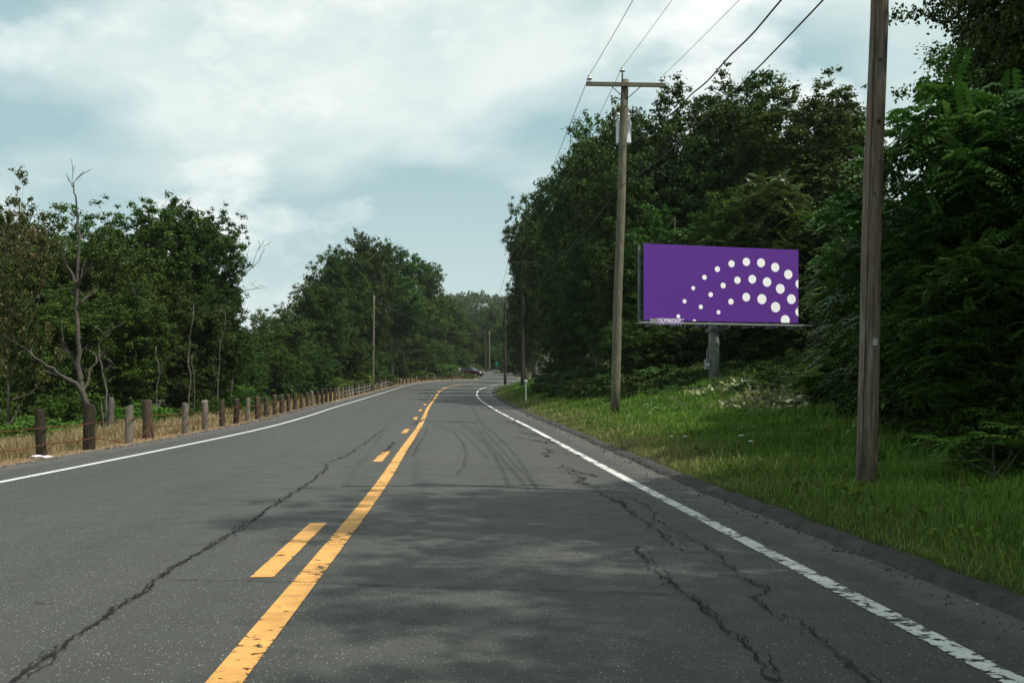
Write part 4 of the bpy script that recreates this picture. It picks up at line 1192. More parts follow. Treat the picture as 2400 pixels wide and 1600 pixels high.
while True:
    x = float(np.interp(s, fs, fd[:, 0])); y = float(np.interp(s, fs, fd[:, 1]))
    if y > 159 or k > 75: break
    if k == 4: x -= 0.35
    z = T1(x, y)
    me = PM[order[k] if k < len(order) else prnd.choice([0, 1, 1, 2, 4, 5, 5, 3])]
    o = bpy.data.objects.new('post', me); C.objects.link(o)
    o.parent = fence
    o.location = fi @ Vector((x, y, z))
    o.rotation_euler = (R(prnd.gauss(0, 1.6)), R(prnd.gauss(0, 1.6)) + (R(2.5) if k == 4 else 0), prnd.uniform(0, 6.28))
    sc = prnd.uniform(0.93, 1.06) * (1.3 if k == 4 else 1)
    o.scale = (sc, sc, prnd.uniform(0.94, 1.06) * (1.12 if k == 4 else 1))
    ppos.append((x, y, z))
    s += 2.5 * prnd.uniform(0.94, 1.06); k += 1
def cable(idx, h, mat, start=None, end=None, r=0.011):
    pts = [] if start is None else list(start)
    for a, i in enumerate(idx):
        x, y, z = ppos[i]
        # cables run on the road side of the posts
        j = min(i + 1, len(ppos) - 1); d = Vector((ppos[j][0] - ppos[j - 1][0], ppos[j][1] - ppos[j - 1][1])).normalized()
        q = Vector((x + d.y * 0.118, y - d.x * 0.118, z + h + prnd.gauss(0, 0.02)))
        if pts and (a or start):
            m = (Vector(pts[-1]) + q) / 2; m.z -= abs(prnd.gauss(0.02, 0.03)); pts.append(m)
        pts.append(q)
    if end: pts += end
    mb = MB(); mb.tube([fi @ Vector(p) for p in pts], r, 6); mb.build('cable', M[mat], fence, True)
p3 = Vector(ppos[3]); p4 = Vector(ppos[4])
cable([0, 1, 2, 3], 0.60, 'rust', None, [p3 + Vector((0.45, 0.25, 0.38)), p3 + Vector((0.25, 0.95, 0.05)), p3 + Vector((0.15, 1.3, 0.02))])
cable([0, 1, 2], 0.27, 'rust', None, [(Vector(ppos[2]) + p3) / 2 + Vector((0.16, -0.2, 0.13)), p3 + Vector((0.15, -0.55, 0.03))])
cable(list(range(4, 26)), 0.62, 'rust', [p4 + Vector((0.3, -1.7, 0.03)), p4 + Vector((0.25, -0.9, 0.2))])
cable(list(range(4, 26)), 0.30, 'rust', [p4 + Vector((0.35, -1.2, 0.03)), p4 + Vector((0.25, -0.6, 0.12))])
cable(list(range(25, 44)), 0.62, 'zinc', r=0.016)
cable(list(range(25, 44)), 0.32, 'zinc', r=0.016)
cable(list(range(43, len(ppos))), 0.60, 'rust', r=0.014)
cable(list(range(43, len(ppos))), 0.30, 'rust', r=0.014)

# ------------------------------------------------------------------ utility poles and wires
def shaft(mb_r0, r1, h, lean, name, mat, parent):
    mb = MB()
    n = 10
    pts = [(lean[0] * h * i / n + 0.012 * math.sin(i * 1.3), lean[1] * h * i / n, -0.5 if i == 0 else h * i / n) for i in range(n + 1)]
    mb.tube(pts, [mb_r0 + (r1 - mb_r0) * i / n for i in range(n + 1)], 18)
    return mb.build(name, M[mat], parent, True)
def insulator(parent, loc, mat='porcelain', s=1.0):
    mb = MB()
    x, y, z = loc
    mb.tube([(x, y, z), (x, y, z + 0.07 * s), (x, y, z + 0.075 * s), (x, y, z + 0.11 * s), (x, y, z + 0.115 * s), (x, y, z + 0.15 * s), (x, y, z + 0.17 * s), (x, y, z + 0.20 * s)],
            [0.018 * s, 0.02 * s, 0.085 * s, 0.075 * s, 0.045 * s, 0.05 * s, 0.055 * s, 0.03 * s], 10)
    return mb.build('insulator', M[mat], parent, True)
def upole(x, y, h, lean, r0, r1, mat, label, arm_z=None, arm=1.35, arm_rot=0.0, group=None, ins='porcelain', topins=True, zb=None):
    z = T1(x, y) if zb is None else zb
    e = empty('utility_pole', (x, y, z), arm_rot)
    tag(e, label, 'utility pole', group)
    shaft(r0, r1, h, lean, 'shaft', mat, e)
    att = {}
    if arm_z:
        ox, oy = lean[0] * arm_z, lean[1] * arm_z - r1 - 0.06
        mb = MB(); mb.box(ox - arm, ox + arm, oy - 0.055, oy + 0.055, arm_z - 0.065, arm_z + 0.065, 0.012)
        mb.build('crossarm', M[mat if mat != 'pole_near' else 'pole_mid'], e)
        for sgn in (-1, 1):
            mb = MB(); mb.tube([(ox + sgn * 0.55, oy - 0.065, arm_z - 0.05), (ox + sgn * 0.06, oy - 0.065, arm_z - 0.48), (ox, oy - 0.02, arm_z - 0.50)], 0.016, 6)
            mb.build('brace', M['wire'], e)
        insulator(e, (ox - arm + 0.11, oy, arm_z + 0.065), ins, 1.25)
        insulator(e, (ox + arm - 0.11, oy, arm_z + 0.065), ins, 1.25)
        if topins:
            mb = MB(); mb.tube([(ox - 0.12, oy, arm_z - 0.25), (ox - 0.12, oy, arm_z + 0.36)], 0.028, 8); mb.build('ridge_pin', M['wire'], e)
            insulator(e, (ox - 0.12, oy, arm_z + 0.36), ins, 1.25)
        rot = Matrix.Rotation(arm_rot, 3, 'Z')
        B = Vector((x, y, z))
        att['l'] = B + rot @ Vector((ox - arm + 0.11, oy, arm_z + 0.30)); att['r'] = B + rot @ Vector((ox + arm - 0.11, oy, arm_z + 0.30))
        att['c'] = B + rot @ Vector((ox - 0.12, oy, arm_z + 0.60))
    att['at'] = lambda hh, side=0.0: Vector((x, y, z)) + Matrix.Rotation(arm_rot, 3, 'Z') @ Vector((lean[0] * hh + side, lean[1] * hh - r1 - 0.02, hh))
    att['e'] = e
    return att
# near pole: foot at column 2027, row 1133
P1x, P1y = PX(2027, 11.7), 11.7
P1 = upole(P1x, P1y, 9.2, (0.0290, 0.0), 0.122, 0.088, 'pole_near', 'thick weathered wooden utility pole closest to the camera on the right verge', 8.55, 1.35, 0.05)
# hardware holes and marks of the near pole
for hz, a in ((4.3, 0.1), (3.45, 0.25), (5.0, 0.05)):
    mb = MB(); rr = 0.122 - 0.0036 * hz - 0.004
    mb.tube([(0.029 * hz - math.sin(a) * rr, -math.cos(a) * rr, hz), (0.029 * hz - math.sin(a) * (rr + 0.02), -math.cos(a) * (rr + 0.02), hz)], 0.014, 8)
    mb.build('bolt', M['wire'], P1['e'])
mb = MB(); mb.tube([(0.029 * h_ - 0.085 * (1 - 0.03 * h_), -0.088 * (1 - 0.03 * h_) - 0.004, h_) for h_ in (0.0, 1, 2, 3, 4, 5, 6, 7, 8)], 0.006, 5)
mb.build('ground_wire', M['wire'], P1['e'])
mb = MB(); mb.box(0.045, 0.095, -0.130, -0.124, 1.70, 1.78); mb.build('pole_tag', M['zinc'], P1['e'])
P2x, P2y = PX(1440, 35), 35.0
P2h = ZR(187, 35) - T1(P2x, P2y)
P2 = upole(P2x, P2y, P2h, (0.032, 0.0), 0.165, 0.13, 'pole_mid', 'tall wooden utility pole with crossarm and grey transformer left of the billboard', P2h - 0.22, 1.38, 0.06)
def transformer(e, lean, zc):
    ox = lean * zc + 0.06
    mb = MB()
    mb.tube([(ox + 0.01, 0.36, zc - 0.42), (ox + 0.01, 0.36, zc - 0.40), (ox + 0.01, 0.36, zc + 0.38), (ox + 0.01, 0.36, zc + 0.42)], [0.21, 0.27, 0.27, 0.23], 20)
    t = mb.build('transformer', M['tank'], e, False)
    mb = MB(); mb.box(ox - 0.05, ox + 0.05, 0.10, 0.16, zc - 0.3, zc + 0.3); mb.build('bracket', M['steel'], t)
    for sg in (-1, 1):
        mb = MB(); mb.tube([(ox + sg * 0.17, 0.36, zc + 0.40), (ox + sg * 0.17, 0.36, zc + 0.45), (ox + sg * 0.18, 0.36, zc + 0.46), (ox + sg * 0.18, 0.36, zc + 0.66), (ox + sg * 0.18, 0.36, zc + 0.70)], [0.05, 0.05, 0.07, 0.06, 0.025], 10)
        mb.build('bushing', M['porcelain'], t, True)
    for sg in (-1, 1):
        mb = MB(); mb.tube([(ox + sg * 0.10, 0.05, zc + 0.52), (ox + sg * 0.42, -0.05, zc + 0.52)], 0.02, 6)
        b = mb.build('arrester_arm', M['steel'], e)
        mb = MB(); mb.tube([(ox + sg * 0.42, -0.05, zc + 0.50), (ox + sg * 0.42, -0.05, zc + 0.56), (ox + sg * 0.42, -0.05, zc + 0.72), (ox + sg * 0.42, -0.05, zc + 0.78), (ox + sg * 0.42, -0.05, zc + 0.80)], [0.05, 0.065, 0.065, 0.045, 0.02], 10)
        mb.build('arrester', M['insulator_dark'] if sg < 0 else M['steel_light'], e, True)
    mb = MB(); mb.tube([(ox - 0.14, 0.0, zc - 0.62), (ox - 0.17, -0.02, zc - 0.75), (ox - 0.165, 0.0, zc - 1.6)], 0.018, 6); mb.build('conduit', M['wire'], e)
transformer(P2['e'], 0.032, ZR(305, 35) - T1(P2x, P2y))
P3x = PX(1224, 89)
P3h = ZR(610, 89) - T1(P3x, 89)
P3 = upole(P3x, 89, P3h, (0.006, 0), 0.16, 0.12, 'pole_dark', 'dark utility pole with crossarm at the left tip of the wood', P3h - 0.2, 1.4, 0.10, ins='insulator_dark', topins=False)
P4x = PX(1184, 131)
P4h = ZR(701, 131) - T1(P4x, 131)
P4 = upole(P4x, 131, P4h, (-0.004, 0), 0.19, 0.14, 'pole_dark', 'dark utility pole with crossarm standing at the inside of the road bend', P4h - 0.55, 1.28, 0.0, ins='insulator_dark', topins=False)
P5x = PX(1138, 195)
P5h = ZR(772, 195) - T1(P5x, 195)
P5 = upole(P5x, 195, P5h, (0, 0), 0.17, 0.13, 'pole_dark', 'far dark utility pole with crossarm beyond the parked car', P5h - 0.3, 1.25, 0.2, ins='insulator_dark', topins=False)
P6x = PX(1147, 205)
P6h = ZR(776, 205) - T1(P6x, 205)
P6 = upole(P6x, 205, P6h, (0, 0), 0.16, 0.12, 'pole_mid', 'far pale bare utility pole beside the far crossarm pole')
LPx = PX(874, 108)
LPh = ZR(692, 108) - T1(LPx, 108)
LP = upole(LPx, 108, LPh, (0.012, 0), 0.13, 0.10, 'pole_mid', 'slim pale bare pole standing in front of the big dome of trees')

def wire(a, b, sag, r, label, mat='wire', n=18, kink=None):
    mb = MB(); pts = []
    for i in range(n + 1):
        t = i / n
        p = a.lerp(b, t); p.z -= sag * 4 * t * (1 - t)
        if kink: p.z += kink * math.sin(t * 40) * t * (1 - t)
        pts.append(p)
    mb.tube(pts, r, 6)
    o = mb.build('overhead_wire', M[mat], None, True)
    tag(o, label, 'wire')
wire(P2['l'], P1['l'], 0.10, 0.009, 'leftmost thin wire running up from the crossarm left end')
wire(P2['c'], P1['c'], 0.10, 0.007, 'thin middle wire running up from the pin at the pole top', 'wire_grey')
wire(P2['r'], P1['r'], 0.10, 0.007, 'thin wire running up from the right end of the crossarm', 'wire_grey')
wire(P2['at'](ZR(346, 35) - T1(P2x, 35)), P1['at'](7.1), 0.42, 0.016, 'thick twisted cable sagging from below the transformer', 'wire', 40, 0.10)
wire(P2['at'](ZR(436, 35) - T1(P2x, 35)), P1['at'](6.45), 0.30, 0.013, 'lower communication cable climbing to the near pole')
wire(P2['l'], P3['l'], 0.55, 0.012, 'wire falling from the crossarm left end to the third pole', 'wire_grey')
wire(P2['c'], P3['c'] if 'c' in P3 and P3['c'] else P3['l'], 0.5, 0.010, 'thin wire from the pole top pin to the third pole', 'wire_grey')
wire(P2['at'](ZR(436, 35) - T1(P2x, 35)), P3['at'](ZR(676, 89) - T1(P3x, 89)), 0.55, 0.02, 'cable sagging across the wood to the third pole')
wire(P3['l'], P4['l'], 0.6, 0.016, 'wire from the third pole to the pole at the bend', 'wire_grey')
wire(P3['r'], P4['r'], 0.6, 0.016, 'right wire from the third pole to the pole at the bend', 'wire')
wire(P4['l'], P5['l'], 0.8, 0.02, 'wire from the bend pole to the far crossarm pole', 'wire')
wire(LP['at'](LPh - 0.4), P5['at'](P5h - 0.4), 1.6, 0.009, 'thin wire from the slim bare pole across to the far poles', 'wire_grey')

# ------------------------------------------------------------------ billboard
bx, by = 8.80, 42.0
bz = T1(bx, by)
bb = empty('billboard', (bx, by, bz), math.atan2(2.0, 6.85))
tag(bb, 'purple billboard with arcs of white dots on a single grey post', 'billboard')
BW, BH = 7.15, 3.12
b0 = 4.05 - bz                          # underside of the face above the ground
mb = MB(); mb.tube([(-0.18, 0.42, -0.5), (-0.18, 0.42, b0 + 2.6)], 0.225, 20); mb.build('post', M['steel_light'], bb, True)
mb = MB(); mb.box(-BW / 2, BW / 2, -0.04, 0.04, b0, b0 + BH); face = mb.build('face_panel', M['purple'], bb)
mb = MB(); mb.box(-BW / 2 + 0.1, BW / 2 - 0.1, 0.06, 0.18, b0 + 0.35, b0 + 0.55); mb.build('stringer', M['steel'], bb)
mb = MB(); mb.box(-BW / 2 + 0.1, BW / 2 - 0.1, 0.06, 0.18, b0 + 2.35, b0 + 2.55); mb.build('stringer', M['steel'], bb)
for i in range(7):
    xx = -BW / 2 + 0.25 + i * (BW - 0.5) / 6
    mb = MB(); mb.box(xx - 0.04, xx + 0.04, 0.19, 0.29, b0 - 0.12, b0 + BH - 0.1); mb.build('upright', M['steel'], bb)
mb = MB(); mb.box(-BW / 2 - 0.17, -BW / 2 - 0.09, 0.10, 0.20, b0 - 0.05, b0 + BH - 0.06); mb.build('side_trim', M['steel'], bb)
# service walkway and its brackets
mb = MB()
mb.box(-BW / 2 - 0.45, BW / 2 + 0.35, -0.62, -0.56, b0 - 0.16, b0 - 0.10)
mb.build('walkway_rail', M['steel_light'], bb)
mb = MB()
for i in range(4):
    mb.box(-BW / 2 - 0.42, BW / 2 + 0.32, -0.53 + i * 0.12, -0.45 + i * 0.12, b0 - 0.17, b0 - 0.14)
mb.build('walkway_deck', M['steel'], bb)
for i in range(7):
    xx = -BW / 2 + 0.25 + i * (BW - 0.5) / 6
    mb = MB(); mb.box(xx - 0.03, xx + 0.03, -0.60, 0.35, b0 - 0.26, b0 - 0.18); mb.build('walkway_bracket', M['steel'], bb)
mb = MB(); mb.box(-0.45, 0.12, 0.15, 0.70, b0 - 0.42, b0 - 0.27); mb.build('head_beam', M['steel'], bb)
# meter box with conduit on the post
mb = MB(); mb.box(-0.66, -0.46, 0.22, 0.40, 0.55, 0.98, 0.02); box_ = mb.build('meter_box', M['steel_light'], bb)
mb = MB(); mb.tube([(-0.56, 0.30, 0.98), (-0.56, 0.30, 1.35), (-0.42, 0.34, 1.5), (-0.36, 0.38, 1.9)], 0.03, 8); mb.build('conduit', M['steel_light'], bb)
# print on the face: dots measured on the photograph's board
DOTS = [(450, 883, 16), (498, 766, 17), (566, 663, 17), (654, 578, 20), (756, 513, 23), (869, 470, 28), (988, 454, 33), (1107, 461, 36), (1223, 497, 37), (1331, 554, 38), (1424, 632, 37),
        (575, 926, 17), (625, 811, 18), (703, 715, 20), (802, 643, 23), (916, 601, 29), (1036, 593, 35), (1156, 616, 38), (1265, 671, 40), (1357, 756, 40), (1424, 860, 39),
        (765, 855, 17), (864, 772, 24), (987, 737, 35), (1114, 754, 41), (1226, 820, 42), (1306, 926, 41)]
for dxp, dyp, dr in DOTS:
    u = (dxp - 187) / 1228.0
    top, bot = 315 + 40 * u, 908 + 44 * u
    v = (dyp - top) / (bot - top)
    cx, cz = -BW / 2 + u * BW, b0 + BH * (1 - v)
    rr = dr / 597.0 * BH
    pts = []
    for i in range(36):
        t = 2 * math.pi * i / 36
        pts.append((min(cx + rr * math.cos(t), BW / 2 - 0.004), max(cz + rr * math.sin(t), b0 + 0.004)))
    mb = MB(); mb.add([(px_, -0.0435, pz_) for px_, pz_ in pts], [tuple(range(36))])
    mb.build('dot', M['white_vinyl'], face)
# owner's plate under the lower left corner
def text_mesh(txt, size, name):
    cu = bpy.data.curves.new(name, 'FONT'); cu.body = txt; cu.size = size; cu.align_x = 'CENTER'; cu.align_y = 'CENTER'
    cu.offset = size * 0.022; cu.extrude = 0.0
    o = bpy.data.objects.new(name, cu); C.objects.link(o)
    dg = bpy.context.evaluated_depsgraph_get()
    me = bpy.data.meshes.new_from_object(o.evaluated_get(dg))
    bpy.data.objects.remove(o); bpy.data.curves.remove(cu)
    return me
zp0, zp1 = b0 - 0.20, b0 + 0.035
xl = -BW / 2 + 0.30
plate = empty('owner_plate', (0, 0, 0)); bpy.data.objects.remove(plate)
mb = MB(); mb.add([(xl, -0.632, zp0), (xl + 1.08, -0.632, zp0), (xl + 1.20, -0.632, zp1), (xl, -0.632, zp1), (xl, -0.625, zp0), (xl + 1.08, -0.625, zp0), (xl + 1.20, -0.625, zp1), (xl, -0.625, zp1)],
                  [(0, 1, 2, 3), (7, 6, 5, 4), (0, 4, 5, 1), (1, 5, 6, 2), (2, 6, 7, 3), (3, 7, 4, 0)])
pl = mb.build('owner_plate', M['white_vinyl'], bb)
pl['label'] = 'small purple and white name plate reading OUTFRONT'
mb = MB(); mb.add([(xl + 0.012, -0.635, zp0 + 0.012), (xl + 1.072, -0.635, zp0 + 0.012), (xl + 1.182, -0.635, zp1 - 0.014), (xl + 0.012, -0.635, zp1 - 0.014)], [(0, 1, 2, 3)])
mb.build('plate_field', M['purple'], pl)
tm = text_mesh('OUTFRONT', 0.205, 'lettering')
tx = obj('lettering', tm, M['white_vinyl'], pl)
tx.location = (xl + 0.565, -0.638, (zp0 + zp1) / 2); tx.rotation_euler = (R(90), 0, 0); tx.scale = (0.92, 1.0, 1.0)
mb = MB(); mb.box(xl - 0.30, xl - 0.02, -0.632, -0.625, zp0 + 0.03, zp1 - 0.01); mb.build('number_plate', M['steel_light'], bb)

# old mast with grey sleeve showing above the board
mx_, my_ = PX(1581, 50.5), 50.5
ms = empty('old_mast', (mx_, my_, T1(mx_, my_)))
tag(ms, 'thin old service mast with grey sleeve sticking up behind the billboard', 'mast')
mh = ZR(506, my_) - T1(mx_, my_); sh = ZR(555, my_) - T1(mx_, my_)
mb = MB(); mb.tube([(0, 0, -0.4), (0, 0, sh)], 0.085, 10); mb.build('sleeve', M['steel_light'], ms, True)
mb = MB(); mb.tube([(0, 0, sh), (0.02, 0, mh)], [0.035, 0.022], 8); mb.build('mast_tube', M['pole_mid'], ms)
mb = MB(); mb.tube([(0.0, 0, mh - 0.12), (-0.15, 0, mh - 0.3), (-0.35, 0, mh - 0.55)], 0.012, 6); mb.build('service_drop', M['wire_grey'], ms)

# marker stake with white head
sx_, sy_ = PX(1233, 60), 60.0
st = empty('marker_stake', (sx_, sy_, T1(sx_, sy_)))
tag(st, 'slim pale marker stake with white round head at the grass corner by the bend', 'marker')
hh = ZR(893, 60) - T1(sx_, sy_)
mb = MB(); mb.tube([(0, 0, -0.3), (0, 0, hh)], 0.038, 8); mb.build('stake', M['white_paint'], st)
mb = MB(); mb.tube([(0, 0, hh - 0.09), (0, 0, hh - 0.05), (0, 0, hh + 0.05), (0, 0, hh + 0.09)], [0.07, 0.11, 0.11, 0.07], 12); mb.build('reflector_head', M['white_paint'], st)

# green street sign far away
gx_, gy_ = PX(1167, 200), 200.0
gs = empty('street_sign', (gx_, gy_, T1(gx_, gy_)))
tag(gs, 'small green road sign beyond the bend left of the pole', 'sign')
gz = ZR(852, 200) - T1(gx_, gy_)
mb = MB(); mb.tube([(-0.3, 0.05, -0.4), (-0.3, 0.05, gz + 0.3)], 0.05, 8); mb.build('sign_post', M['steel_light'], gs)
mb = MB(); mb.tube([(0.3, 0.05, -0.4), (0.3, 0.05, gz + 0.3)], 0.05, 8); mb.build('sign_post', M['steel_light'], gs)
mb = MB(); mb.prism_y([(-0.48, gz - 0.36), (0.42, gz - 0.42), (0.48, gz + 0.32), (-0.42, gz + 0.40)], -0.03, 0.0); mb.build('sign_panel', M['green_sign'], gs)

# ------------------------------------------------------------------ dead trees and stumps on the left
def dead_tree(name, x, y, limbs, label, mat, cat='dead tree', twigs=3, seed=1):
    r = random.Random(seed)
    z = T1(x, y); e = empty(name, (x, y, z)); tag(e, label, cat)
    B = Vector((x, y, z))
    first = True
    for pts, r0, r1 in limbs:
        mb = MB(); P = [Vector(p) - B for p in pts]
        if first: P[0].z -= 0.4
        Q = []
        for a, b in zip(P[:-1], P[1:]):
            for t in (0, 0.34, 0.67):
                q = a.lerp(b, t)
                if t: q += Vector((r.gauss(0, 0.035), r.gauss(0, 0.035), r.gauss(0, 0.02)))
                Q.append(q)
        Q.append(P[-1])
        n = len(Q); rr = [r0 + (r1 - r0) * (i / (n - 1)) ** 0.8 for i in range(n)]
        mb.tube(Q, rr, 9)
        o = mb.build('trunk' if first else 'branch', M[mat], e, True)
        # side twigs of this limb
        if twigs:
            mt = MB()
            for k in range(twigs + (4 if first else 0)):
                i = r.randint(n // 3, n - 1); a = Q[i]; d = (Q[i] - Q[i - 1]).normalized()
                L = r.uniform(0.3, 0.9) * (1 if not first else 0.6)
                dv = (d * 0.5 + Vector((r.gauss(0, 0.7), r.gauss(0, 0.5), r.uniform(-0.1, 0.8)))).normalized()
                m = a + dv * L * 0.5 + Vector((0, 0, 0.04)); t = a + dv * L + Vector((r.gauss(0, .08), 0, r.uniform(0, .15)))
                mt.tube([a, m, t], [min(rr[i] * 0.5, 0.022), 0.012, 0.004], 5)
                mt.tube([m, m + (dv + Vector((r.gauss(0, .5), r.gauss(0, .3), 0.3))).normalized() * L * 0.4], [0.009, 0.003], 4)
            tag(mt.build('twigs', M[mat], o), kind='stuff')
        first = False
    return e
def at(px, row, y): return Vector((PX(px, y), y, ZR(row, y)))
def lp(pts, y, dy=0.0): return [at(a / 0.98, b / 0.98, y + dy * i) for i, (a, b) in enumerate(pts)]
Y = 30.0
dt0 = at(207 / 0.98, 0, Y); g0 = T1(dt0.x, Y)
base = Vector((dt0.x, Y, g0))
dead_tree('dead_tree', dt0.x, Y, [
    ([base] + lp([(200, 930), (186, 880), (183, 810), (178, 740), (176, 650), (182, 560), (180, 500), (174, 450), (170, 420)], Y), 0.115, 0.015),
    (lp([(205, 940), (175, 880), (140, 862), (105, 840), (68, 808)], Y, -0.25), 0.085, 0.03),
    (lp([(177, 655), (160, 620), (145, 597), (128, 580)], Y, -0.1), 0.05, 0.012),
    (lp([(178, 660), (195, 630), (212, 605)], Y, -0.1), 0.05, 0.015),
    (lp([(182, 700), (205, 680), (225, 665)], Y, 0.1), 0.04, 0.012),
    (lp([(176, 850), (155, 800), (140, 745)], Y, 0.15), 0.045, 0.012),
    (lp([(190, 900), (205, 860), (222, 820)], Y, 0.2), 0.055, 0.02),
    (lp([(170, 430), (165, 418)], Y, 0.1), 0.018, 0.008),
], 'tall bare dead tree with crooked trunk and a thick bent limb behind the fence', 'dead_wood', seed=2)
Y = 32.0
a0 = at(245 / 0.98, 0, Y)
dead_tree('dead_sapling', a0.x, Y, [
    ([Vector((a0.x, Y, T1(a0.x, Y)))] + lp([(243, 920), (236, 860), (228, 800), (234, 770), (248, 760)], Y), 0.045, 0.012),
    (lp([(236, 860), (250, 840), (268, 845)], Y), 0.025, 0.008)], 'thin pale dead sapling with hooked top right of the tall dead tree', 'pale_wood', seed=3)
Y = 31.0
for px, row, w, lab, lean in ((252, 912, 0.10, 'pale broken stump behind the fence right of the dead tree', 0.05), (240, 925, 0.03, 'thin white broken stick beside the pale stump', -0.10)):
    x = PX(px / 0.98, Y); z = T1(x, Y); e = empty('stump', (x, Y, z)); tag(e, lab, 'stump')
    h = ZR(row / 0.98, Y) - z
    mb = MB(); mb.tube([(0, 0, -0.3), (lean * 0.4, 0, h * 0.5), (lean, 0, h * 0.92), (lean + 0.02, 0, h)], [w * 1.15, w, w * 0.9, w * 0.45], 10); mb.build('stem', M['pale_wood'], e)
    if w > 0.05:
        mb = MB(); mb.tube([(lean - 0.05, 0, h * 0.85), (lean - 0.06, 0, h * 1.08)], [0.03, 0.008], 6); mb.build('splinter', M['pale_wood'], e)
# pale stems in front of the left group
for i, (pts, y, r0, lab) in enumerate([
    ([(437, 880), (432, 820), (438, 760), (445, 700)], 43, 0.07, 'pale slim trunk in front of the left trees below their dark crown'),
    ([(447, 915), (445, 860), (440, 815)], 41, 0.06, 'bare dark broken trunk left of the shrub in the gap'),
    ([(500, 900), (505, 830), (512, 770), (518, 720)], 45, 0.06, 'pale slim trunk at the right end of the left trees'),
    ([(360, 900), (365, 850), (358, 800)], 38, 0.05, 'short bare stem behind the thick tilted post'),
    ([(300, 640), (320, 690), (330, 740)][::-1], 40, 0.03, 'thin grey dead branch stem in the left trees'),
]):
    P = lp(pts, y); x = P[0].x; z = T1(x, y)
    dead_tree('bare_sapling', x, y, [([Vector((x, y, z))] + P, r0 * 0.5, r0 * 0.22)], lab, 'pale_wood' if i != 1 else 'dead_wood', 'bare tree', 2, 20 + i)
Y = 53.0
x = PX(530 / 0.98, Y)
dead_tree('dead_tree', x, Y, [
    ([Vector((x, Y, T1(x, Y)))] + lp([(532, 800), (536, 720), (540, 680)], Y), 0.09, 0.05),
    (lp([(540, 690), (548, 645), (560, 610), (572, 570)], Y), 0.04, 0.006),
    (lp([(545, 655), (565, 625), (590, 605), (600, 590)], Y), 0.03, 0.006),
    (lp([(540, 685), (560, 668), (590, 662), (612, 662)], Y), 0.03, 0.006),
    (lp([(555, 620), (552, 595), (550, 575)], Y), 0.015, 0.004),
    (lp([(575, 615), (590, 580), (598, 565)], Y), 0.015, 0.004),
], 'bare grey dead tree reaching fine branches against the sky right of the left trees', 'dead_wood', seed=9, twigs=4)

# litter: crumpled white paper strip on the left shoulder
def litter():
    c = on_road(97, 1073)
    e_v = []
    n, m = 14, 5
    for i in range(n):
        for j in range(m):
            u = i / (n - 1) - 0.5; v = j / (m - 1) - 0.5
            e_v.append((u * 0.50, v * 0.15 + u * 0.03, 0.012 + 0.006 * math.sin(i * 0.9) + 0.012 * (v + 0.5)))
    idx = np.arange(n * m).reshape(n, m)
    q = np.stack([idx[:-1, :-1], idx[1:, :-1], idx[1:, 1:], idx[:-1, 1:]], -1).reshape(-1, 4)
    o = obj('paper_litter', np_mesh('paper_litter', e_v, q, smooth=True), M['paper'])
    o.location = (c[0], c[1], float(max(zr(c[1]), T1(c[0], c[1]))) + 0.02); o.rotation_euler = (0, 0, -0.55)
    sm = o.modifiers.new('thickness', 'SOLIDIFY'); sm.thickness = 0.004
    tag(o, 'crumpled strip of white paper lying on the left shoulder by the first post', 'litter')
litter()

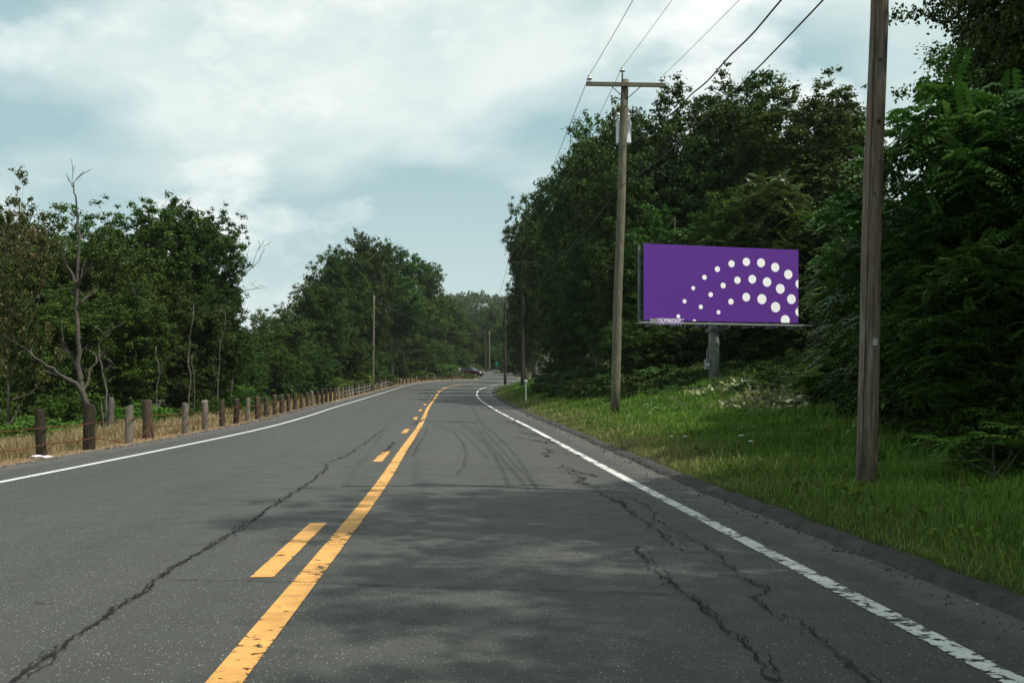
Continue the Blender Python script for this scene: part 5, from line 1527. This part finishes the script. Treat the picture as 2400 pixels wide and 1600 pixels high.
# ------------------------------------------------------------------ parked cars and far house
def car(name, x, y, rz, paintm, label, suv=True):
    z = max(T1(x, y), float(zr(y)))
    e = empty(name, (x, y, z + 0.0), rz); tag(e, label, 'car'); e.scale = (0.9, 0.9, 0.9)
    W2 = 0.92
    lower = [(-2.3, 0.38), (-2.32, 0.95), (-2.2, 1.05), (0.95, 1.06), (1.9, 0.98), (2.28, 0.82), (2.34, 0.42), (2.2, 0.30), (-2.2, 0.30)]
    mb = MB(); mb.prism_y(lower, -W2, W2); body = mb.build('body', M[paintm], e)
    bv = body.modifiers.new('bevel', 'BEVEL'); bv.width = 0.08; bv.segments = 3
    roofz = 1.78 if suv else 1.45
    cab = [(-2.18, 1.05), (-1.95, roofz - 0.05), (-1.8, roofz - 0.012), (0.05, roofz - 0.012), (0.95, 1.05)]
    mb = MB()
    n = len(cab)
    mb.add([(a, -W2 + 0.06 + (0.12 if b > 1.2 else 0), b) for a, b in cab] + [(a, W2 - 0.06 - (0.12 if b > 1.2 else 0), b) for a, b in cab],
           [tuple(range(n)), tuple(range(n, 2 * n))[::-1]] + [(i, n + i, n + (i + 1) % n, (i + 1) % n) for i in range(n)])
    gl = mb.build('window_band', M['glass_dark'], e)
    mb = MB(); mb.box(-1.9, 0.06, -0.72, 0.72, roofz - 0.02, roofz + 0.03, 0.1); mb.build('roof', M[paintm], e)
    for sx in (-1, 1):
        for xx in (-1.9, -0.75, 0.28):
            mb = MB(); top = -0.1 if xx < 0.2 else -0.55
            mb.tube([(xx + 0.02, sx * (W2 - 0.05), 1.05), (xx + top * 0.3, sx * (W2 - 0.17), roofz - 0.02)], 0.035, 6); mb.build('pillar', M[paintm], e)
        for xx in (-1.42, 1.45):
            mb = MB(); pr_ = [(xx + a, b, c_) for a, b, c_ in ()]
            mb.tube([(xx, sx * 0.72, 0.34), (xx, sx * 0.74, 0.34), (xx, sx * 0.92, 0.34), (xx, sx * 0.94, 0.34)], [0.30, 0.34, 0.34, 0.30], 20); wh = mb.build('wheel', M['rubber'], e)
            mb = MB(); mb.tube([(xx, sx * 0.93, 0.34), (xx, sx * 0.955, 0.34)], [0.21, 0.19], 14); mb.build('rim', M['zinc'], wh)
        mb = MB(); mb.box(2.20, 2.33, sx * 0.72 - 0.17, sx * 0.72 + 0.17, 0.66, 0.82, 0.03); mb.build('headlight', M['lamp_glass'], e)
        mb = MB(); mb.box(-2.36, -2.28, sx * 0.78 - 0.10, sx * 0.78 + 0.10, 0.72, 1.0, 0.02); mb.build('tail_light', M['lamp_red'], e)
        mb = MB(); mb.box(0.62, 0.80, sx * 1.02 - 0.10, sx * 1.02 + 0.06, 1.06, 1.20, 0.03); mb.build('wing_mirror', M[paintm], e)
    mb = MB(); mb.box(2.30, 2.42, -0.85, 0.85, 0.34, 0.56, 0.05); mb.build('bumper', M['rubber'], e)
car('parked_car', PX(1107, 172), 172, -0.55, 'car_maroon', 'dark maroon sport utility car at the bend beyond the fence end')
car('parked_car', PX(1082, 178), 178, -0.9, 'car_cream', 'pale cream car half hidden behind the dark one and the bush', False)

def house():
    hy = 520.0; hx = PX(1123, hy); z = ZR(742, hy)
    z = T1(hx, hy)
    h = ZR(722, hy) - z
    e = empty('house', (hx, hy, z), 0.35); tag(e, 'tiny white house among the trees on the far hillside', 'house')
    mb = MB(); mb.box(-4, 4, -3, 3, -1, h); w = mb.build('wall', M['white_paint'], e)
    mb = MB(); mb.add([(-4.4, -3.5, h + 0.01), (4.4, -3.5, h + 0.01), (4.4, 3.5, h + 0.01), (-4.4, 3.5, h + 0.01), (-4.4, 0, h + 2.6), (4.4, 0, h + 2.6)], [(0, 1, 5, 4), (2, 3, 4, 5), (0, 4, 3), (1, 2, 5), (3, 2, 1, 0)])
    mb.build('roof', M['roof_grey'], e)
    for xx in (-2.2, 2.0):
        mb = MB(); mb.box(xx - 0.55, xx + 0.55, -3.05, -3.0, h - 2.4, h - 0.9); mb.build('window', M['glass_dark'], e)
house()

# ------------------------------------------------------------------ haze
mb = MB(); mb.box(-1560, 1560, -150, 1850, -8, 130)
hz = mb.build('haze', None)
t = NT('haze'); t.n.remove(t.b)
pv = t.N('ShaderNodeVolumePrincipled'); pv.inputs['Density'].default_value = 0.00012
pv.inputs['Color'].default_value = (0.86, 0.93, 0.96, 1)
t.l.new(pv.outputs[0], t.o.inputs['Volume'])
hz.data.materials.append(t.m)
tag(hz, 'thin pale summer haze', 'haze', kind='stuff')
